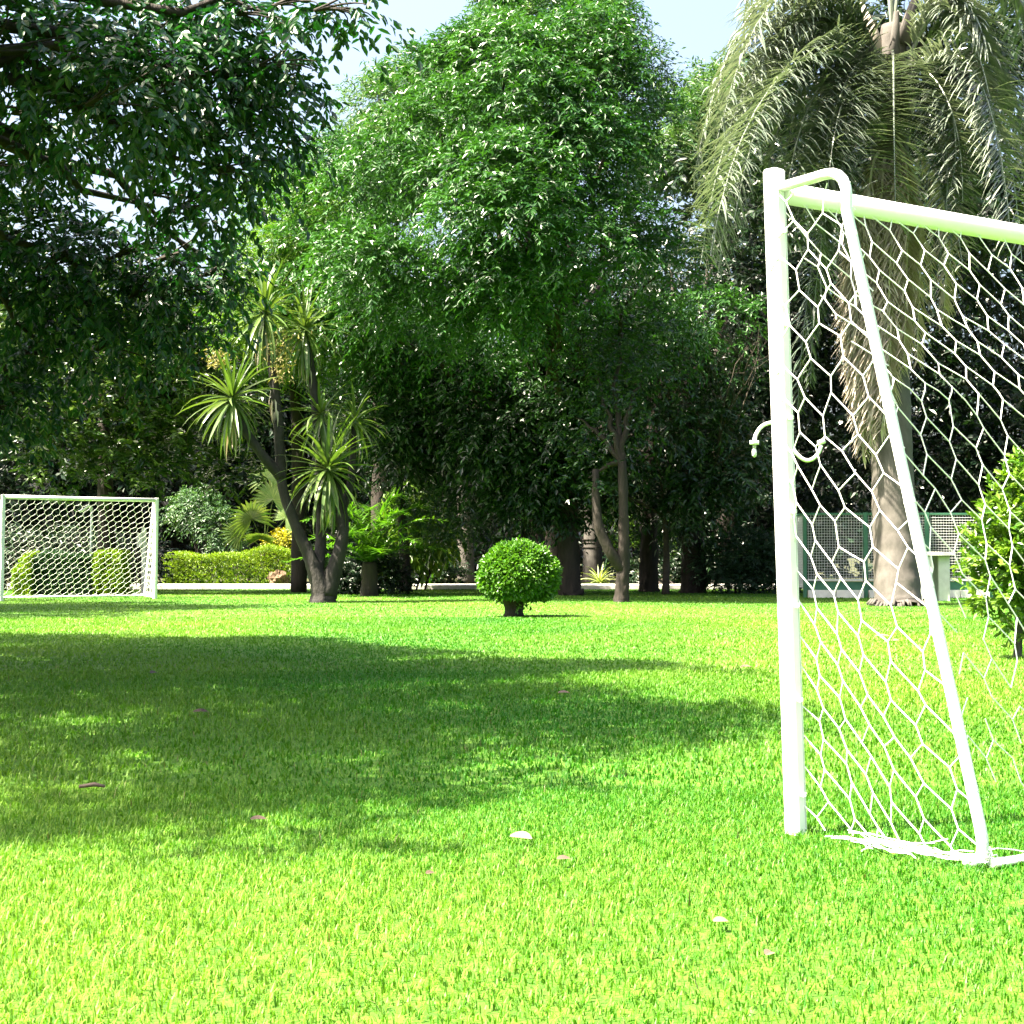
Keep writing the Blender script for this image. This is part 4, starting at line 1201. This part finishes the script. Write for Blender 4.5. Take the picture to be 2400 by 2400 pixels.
def leafy_rosette_plant(name, label, px, d, n, L, w, mat, rng, lo=.1, hi=1.4, group='plants under the trees', h=.1, wide=None, droop=(.3, .8, 1.3), keel=.2):
    t = thing(name, label, 'plant', (gx(px, d), d, 0), group)
    ms = [strap_mesh('leaf', L, w, dr, 7, keel=keel, tint=ti, wp=wide) for dr, ti in zip(droop, (.3, .5, .75))]
    o = Vector((gx(px, d), d, h))
    MB().tube([(o.x, o.y, -.01), (o.x, o.y, h * .6), (o.x, o.y, h + .06)], [w * 1.1, w * .95, w * .6], 10).build('stem', M['bark'], t, smooth=True)
    for i in range(n):
        f = (i + .5) / n
        put('leaf', ms[int(rng.integers(0, 3))], mat, t, orient(o, i * 2.39996 + rng.normal(0, .15), hi + (lo - hi) * f, rng.normal(0, .2), rng.uniform(.75, 1.1)))
    return t
ow = lambda t: max(.12, math.sin(min(1, t * .92 + .06) * math.pi) ** .7)
cyd = 32.6
cyc = thing('cycad', 'big cycad with arching feathery green fronds just right of the spiky strap-leaved tree', 'plant', (gx(866, cyd), cyd, 0), 'plants under the trees')
cb_ = Vector((gx(866, cyd), cyd, 0))
trunk(r9, cyc, M['bark'], [cb_ - Vector((0, 0, .03)), cb_ + Vector((0, 0, .3)), cb_ + Vector((0, 0, .72))], [.2, .18, .15], 12)
for i in range(26):
    a_ = i * 2.39996; e_ = 1.35 - 1.2 * (i / 25.0)
    o = cb_ + Vector((0, 0, .7)); dv = Vector((math.cos(a_), math.sin(a_), 0)); L_ = r9.uniform(1.35, 1.75)
    frond(cyc, [o, o + dv * (L_ * .3 * math.cos(e_)) + Vector((0, 0, L_ * .5 * math.sin(e_) + .1)), o + dv * (L_ * .7 * math.cos(e_) + .1) + Vector((0, 0, L_ * .95 * math.sin(e_))),
                o + dv * (L_ * (.95 * math.cos(e_) + .25)) + Vector((0, 0, L_ * math.sin(e_) * .95 - .2))], .36, r9, M['broad_leaf'], n=30, hang=.25, width=.055, rr=.014, flat=.4, s0=.1, tint0=.6)
leafy_rosette_plant('strap_leaf_plant', 'pale strap-leaved plant on the path edge at the foot of the ringed palm', 1405, 41.8, 44, .62, .055, M['pale_stripe'], r9, lo=-.1, hi=1.3, h=.12)
leafy_rosette_plant('strap_leaf_plant', 'dark strap-leaved clump below the drooping shrub left of the pale palm trunk', 1010, 41.6, 30, .6, .06, M['broad_leaf'], r9, lo=0, hi=1.4, h=.05)

def fan_palm(label, px, d, heads, rng):
    t = thing('fan_palm', label, 'palm', (gx(px, d), d, 0), 'plants under the trees')
    b = Vector((gx(px, d), d, 0))
    trunk(rng, t, M['bark'], [b, b + Vector((0, 0, .5)), b + Vector((0, 0, 1.0))], [.16, .14, .12], 10)
    hub = b + Vector((0, 0, 1.0))
    for hx, hy, hd, r in heads:
        c_ = W(hx, hy, hd)
        mb = MB()
        mb.tube(bez(hub, (hub + c_) / 2 + Vector((0, 0, .15)), c_, 8), np.linspace(.016, .01, 8), 5)
        ax = (c_ - hub).normalized()
        nr_ = (Vector((0, -1, .7)) - ax * ax.dot(Vector((0, -1, .7)))).normalized()
        sd = ax.cross(nr_)
        for k_ in range(22):
            a_ = (k_ / 21 - .5) * 4.4
            dv = (ax * math.cos(a_) + sd * math.sin(a_)).normalized()
            ss = dv.cross(nr_)
            L_ = r * (1 - .12 * abs(a_) / 2.2) * rng.uniform(.9, 1.1)
            V = []
            for q, wv in ((0, .006), (.35, .045), (.7, .032), (1.0, .003)):
                p_ = c_ + dv * (L_ * q) - Vector((0, 0, 1)) * (.22 * L_ * q ** 2.5)
                V += [p_ + ss * wv * r / .6 + nr_ * .01, p_, p_ - ss * wv * r / .6 + nr_ * .01]
            Q = []
            for q in range(3): Q += [(q * 3, q * 3 + 1, q * 3 + 4, q * 3 + 3), (q * 3 + 1, q * 3 + 2, q * 3 + 5, q * 3 + 4)]
            mb.add([tuple(v) for v in V], None, Q, .5 + .3 * rng.normal())
        mb.build('fan_leaf', M['yucca_leaf'], t)
    return t
fan_palm('fan palm with spiky round leaves behind the right half of the long hedge', 620, 43.9,
         [(640, 1170, 43.6, .8), (590, 1215, 43.4, .75), (610, 1262, 43.2, .6), (670, 1215, 43.5, .7), (560, 1250, 43.6, .6), (625, 1120, 44, .6)], r9)

# earthy root clump in the hedge
rc = MB()
cpt = W(655, 1362, 41.95)
u_, v_ = np.meshgrid(np.linspace(0, 2 * math.pi, 19)[:-1], np.linspace(.05, math.pi - .05, 10))
rad = 1 + .18 * np.sin(u_ * 3 + v_ * 4) + .12 * np.sin(u_ * 7 - v_ * 5) + .08 * r9.normal(size=u_.shape)
V = np.stack([cpt.x + .26 * rad * np.sin(v_) * np.cos(u_), cpt.y - .12 + .22 * rad * np.sin(v_) * np.sin(u_), .22 + .22 * rad * np.cos(v_)], -1).reshape(-1, 3)
nu = 18
Q = [(j * nu + i, j * nu + (i + 1) % nu, (j + 1) * nu + (i + 1) % nu, (j + 1) * nu + i) for j in range(9) for i in range(nu)]
rc.add(V, [(0, i, i + 1) for i in range(1, nu - 1)] + [(9 * nu, 9 * nu + i + 1, 9 * nu + i) for i in range(1, nu - 1)], Q)
tag(rc.build('root_clump', M['stone'], None), 'brown earthy root clump at the right end of the long hedge', 'root clump')

# round bush at the right edge
r10 = np.random.default_rng(101)
RD = 12.6
rb = thing('round_bush', 'bright glossy-leaved bush at the right edge seen through the torn net', 'bush', (gx(2392, RD), RD, 0))
cb = [(2400, 1200, RD, .30), (2350, 1250, RD - .15, .22), (2310, 1290, RD - .1, .20), (2390, 1320, RD - .2, .30), (2300, 1330, RD, .16), (2340, 1380, RD - .15, .22), (2420, 1130, RD, .2), (2385, 1440, RD, .18), (2460, 1250, RD, .38), (2470, 1400, RD, .3), (2400, 1110, RD, .12)]
C = np.array([tuple(W(*c_[:3])) for c_ in cb]); R = np.array([(c_[3],) * 3 for c_ in cb])
mb = MB(); twigs(mb, r10, C, R, 900, k=9, tl=.11, ll=.075, lw=.032, up=.3, droop=.0, spread=.4, zbias=.2, hexa=True, rmin=.3, ladroop=-.1, tint0=.55)
mb.build('crown', M['bush_leaf'], rb, kind='stuff')
trunk(r10, rb, M['grey_bark'], [W(2384, 1544, RD), W(2388, 1480, RD), W(2384, 1400, RD), W(2392, 1300, RD)], [.04, .03, .026, .02], 8)
for tpx, tpy in ((2340, 1300), (2430, 1280), (2310, 1330), (2400, 1180), (2450, 1380)):
    MB().tube(bez(W(2385, 1440, RD), W((2385 + tpx) / 2, tpy + 60, RD), W(tpx, tpy, RD), 7), np.linspace(.016, .006, 7), 6).build('limb', M['grey_bark'], rb, smooth=True)

# ------------------------------------------------------------------ green enclosure
r11 = np.random.default_rng(111)
ED = 31.3
e0 = Vector((gx(1884, ED), ED, 0)); 
en = thing('wire_enclosure', 'green framed wire mesh enclosure on a low white wall behind the palm', 'fence', tuple(e0))
xs = [gx(p_, ED) for p_ in (1886, 2028, 2172, 2322)]
Ht = W(1884, 1201, ED).z
for i, x in enumerate(xs):
    MB().box((x, ED, Ht / 2), (.085 if i else .07, .085, Ht), 0, .008).build('post', M['green_paint'], en)
for a_, b_ in zip(xs, xs[1:]):
    x0_, x1_ = a_ + .05, b_ - .05
    MB().box(((x0_ + x1_) / 2, ED, Ht - .03), (x1_ - x0_, .05, .04), 0, .004).build('rail', M['green_paint'], en)
    MB().box(((x0_ + x1_) / 2, ED, .36), (x1_ - x0_, .05, .04), 0, .004).build('rail', M['wire'], en)
    MB().box(((x0_ + x1_) / 2, ED + .03, .24), (x1_ - x0_, .02, .18), 0, .004).build('kick_board', M['green_paint'], en)
    wm = MB()
    for x in np.arange(x0_ + .02, x1_, .055): wm.tube([(x, ED - .01, .38), (x, ED - .01, Ht - .05)], .0042, 4)
    for z in np.arange(.42, Ht - .05, .055): wm.tube([(x0_, ED - .018, z), (x1_, ED - .018, z)], .0042, 4)
    wm.build('wire_mesh', M['wire'], en)
    for q in range(2):
        xa = x0_ + (x1_ - x0_) * q / 2
        MB().box((xa + (x1_ - x0_) / 4, ED - .02, .07), ((x1_ - x0_) / 2 - .012, .16, .17), 0, .008).build('wall_block', M['wall'], en)
# side and back of the enclosure
MB().box((xs[0], ED + 1.5, Ht - .03), (.05, 2.9, .04), 0, .004).build('rail', M['green_paint'], en)
wm = MB()
for y in np.arange(ED + .1, ED + 3, .055): wm.tube([(xs[0], y, .2), (xs[0], y, Ht - .05)], .0042, 4)
for z in np.arange(.2, Ht - .05, .055): wm.tube([(xs[0] + .008, ED + .05, z), (xs[0] + .008, ED + 3, z)], .0042, 4)
wm.build('wire_mesh', M['wire'], en)

# white table beside the palm
TDd = 28.8
tx0, tx1 = gx(2142, TDd), gx(2238, TDd)
tbx = thing('garden_table', 'white slab-topped table standing right of the thick palm trunk', 'table', ((tx0 + tx1) / 2, TDd, 0))
tz = W(2180, 1298, TDd).z
MB().box(((tx0 + tx1) / 2, TDd + .25, tz), (tx1 - tx0, .6, .07), 0, .01).build('table_top', M['wall'], tbx)
MB().box((gx(2168, TDd), TDd + .22, (tz - .036) / 2 - .01), (.27, .45, tz - .034), 0, .012).build('leg', M['wall'], tbx)
MB().box((gx(2216, TDd), TDd + .3, (tz - .036) / 2 - .01), (.22, .40, tz - .034), 0, .012).build('leg', M['wall'], tbx)

# ------------------------------------------------------------------ garden lamps
def two_arm_lamp(px, d, label):
    t = thing('garden_lamp', label, 'lamp', (gx(px, d), d, 0), 'white garden lamps')
    x = gx(px, d); zt = W(px, 985, d).z; s = d / F
    MB().tube([(x, d, -.02), (x, d, zt * .5), (x, d, zt)], [.035, .03, .03], 10).build('pole', M['paint'], t, smooth=True)
    def pz(qx, qy): return W(qx, qy, d)
    A1 = smooth_path([pz(px, 990), pz(1806, 991), pz(1785, 1000), pz(1772, 1018), pz(1768, 1034)], 5)
    MB().tube(A1, 4.5 * s, 10).build('arm', M['paint'], t, smooth=True)
    MB().tube([pz(1768, 1033), pz(1768, 1042)], 11 * s, 14).build('lamp_holder', M['paint'], t, smooth=True)
    MB().tube([pz(1768, 1042), pz(1768, 1051)], 4 * s, 10).build('lamp_socket', M['steel'], t, smooth=True)
    MB().tube([pz(1768, 1050), pz(1768, 1054), pz(1768, 1060), pz(1768, 1068), pz(1768, 1072)], [2.5 * s, 5 * s, 6 * s, 5.4 * s, 1.5 * s], 12).build('bulb', M['bulb'], t, smooth=True)
    A2 = smooth_path([pz(px, 1004), pz(1853, 1016), pz(1856, 1040), pz(1866, 1062), pz(1886, 1078), pz(1904, 1076), pz(1918, 1062), pz(1925, 1044)], 5)
    MB().tube(A2, 4.5 * s, 10).build('arm', M['paint'], t, smooth=True)
    q = pz(1925, 1036)
    MB().tube([q - Vector((8 * s, 0, 3 * s)), q + Vector((8 * s, 0, 3 * s))], 6 * s, 12).build('lamp_holder', M['paint'], t, smooth=True)
    return t
two_arm_lamp(1841, 23.0, 'white curved-arm garden lamp mostly hidden behind the closest goal post')
def one_arm_lamp(px, d, label):
    t = thing('garden_lamp', label, 'lamp', (gx(px, d), d, 0), 'white garden lamps')
    MB().tube([ground_pt(px, d), W(px + 2, 1260, d), W(px + 3, 1193, d)], .028, 10).build('pole', M['paint'], t, smooth=True)
    MB().tube(smooth_path([W(px + 3, 1196, d), W(px + 2, 1188, d), W(px - 4, 1186, d), W(px - 14, 1194, d), W(px - 26, 1199, d)], 5), .03, 10).build('arm', M['paint'], t, smooth=True)
    return t
one_arm_lamp(212, 35.2, 'white lamp post with bent arm standing behind the net of the distant goal')
# white notice board beside the far goal
nd_ = 35.0
nbd = thing('notice_board', 'white weathered board on a post behind the right side of the distant goal', 'board', (gx(340, nd_), nd_, 0))
MB().box((gx(338, nd_), nd_, W(338, 1237, nd_).z / 2), (.10, .08, W(338, 1237, nd_).z), 0, .01).build('post', M['wall'], nbd)
MB().box((gx(360, nd_), nd_ - .06, W(360, 1266, nd_).z), (.17, .04, .48), 0, .008).build('board', M['paint'], nbd)
MB().box((gx(329, nd_), nd_ - .07, W(329, 1266, nd_).z), (.12, .04, .30), 0, .008).build('board', M['wall'], nbd)

# ------------------------------------------------------------------ fallen leaves and sticks
r12 = np.random.default_rng(121)
def fallen(px, py, L, w, label, az, tint=.5, curl=.3, name='fallen_leaf', cat='leaf'):
    d = GD(py)
    me = strap_mesh(name, L, w, curl, 5, keel=.35, tint=tint, wp=ow)
    o = bpy.data.objects.new(name, me); me.materials.append(M['dead_leaf']); COL.objects.link(o)
    o.matrix_world = orient(Vector((gx(px, d), d, .024)), az, .05, .25)
    tag(o, label, cat, 'fallen leaves on the lawn')
    return o
fallen(1195, 1975, .07, .045, 'large pale curled fallen leaf in the foreground grass', -.5, .85)
fallen(1305, 2030, .04, .025, 'small brown fallen leaf below and right of the large pale leaf', .4, .4)
fallen(1790, 2258, .035, .022, 'small tan fallen leaf in the grass below the goal post', 1.0, .6)
fallen(1668, 2178, .035, .025, 'pale fallen leaf in the grass left of the goal post foot', .2, .8)
fallen(1000, 2065, .03, .02, 'tiny brown fallen leaf in the sunlit foreground grass', .8, .3)
fallen(590, 1935, .05, .03, 'brown fallen leaf in the dappled shade on the left', .3, .3)
fallen(1735, 1570, .09, .05, 'pinkish fallen leaf on the bright lawn left of the goal post', .3, .7)
fallen(2050, 1495, .16, .05, 'long white curled leaf on the lawn behind the goal side net', .1, 1.0)
fallen(2092, 1507, .10, .06, 'short white leaf on the lawn behind the goal side net', .6, 1.0)
fallen(1308, 1632, .07, .04, 'tan fallen leaf at the far edge of the tree shade', .2, .6)
fallen(455, 1678, .08, .05, 'dark brown fallen leaf in the middle of the tree shade', .2, .05)
fallen(355, 1585, .09, .05, 'pale-edged dark leaf in the deepest tree shade', 1.2, .2)
sd_ = GD(1872)
stick = MB().tube([(gx(190, sd_), sd_, .045), (gx(222, sd_), sd_ + .02, .05), (gx(248, sd_), sd_ + .01, .045)], [.006, .008, .005], 7).build('fallen_stick', M['dead_leaf'], None, smooth=True)
tag(stick, 'pale dry stick lying in the shaded grass on the left', 'stick')
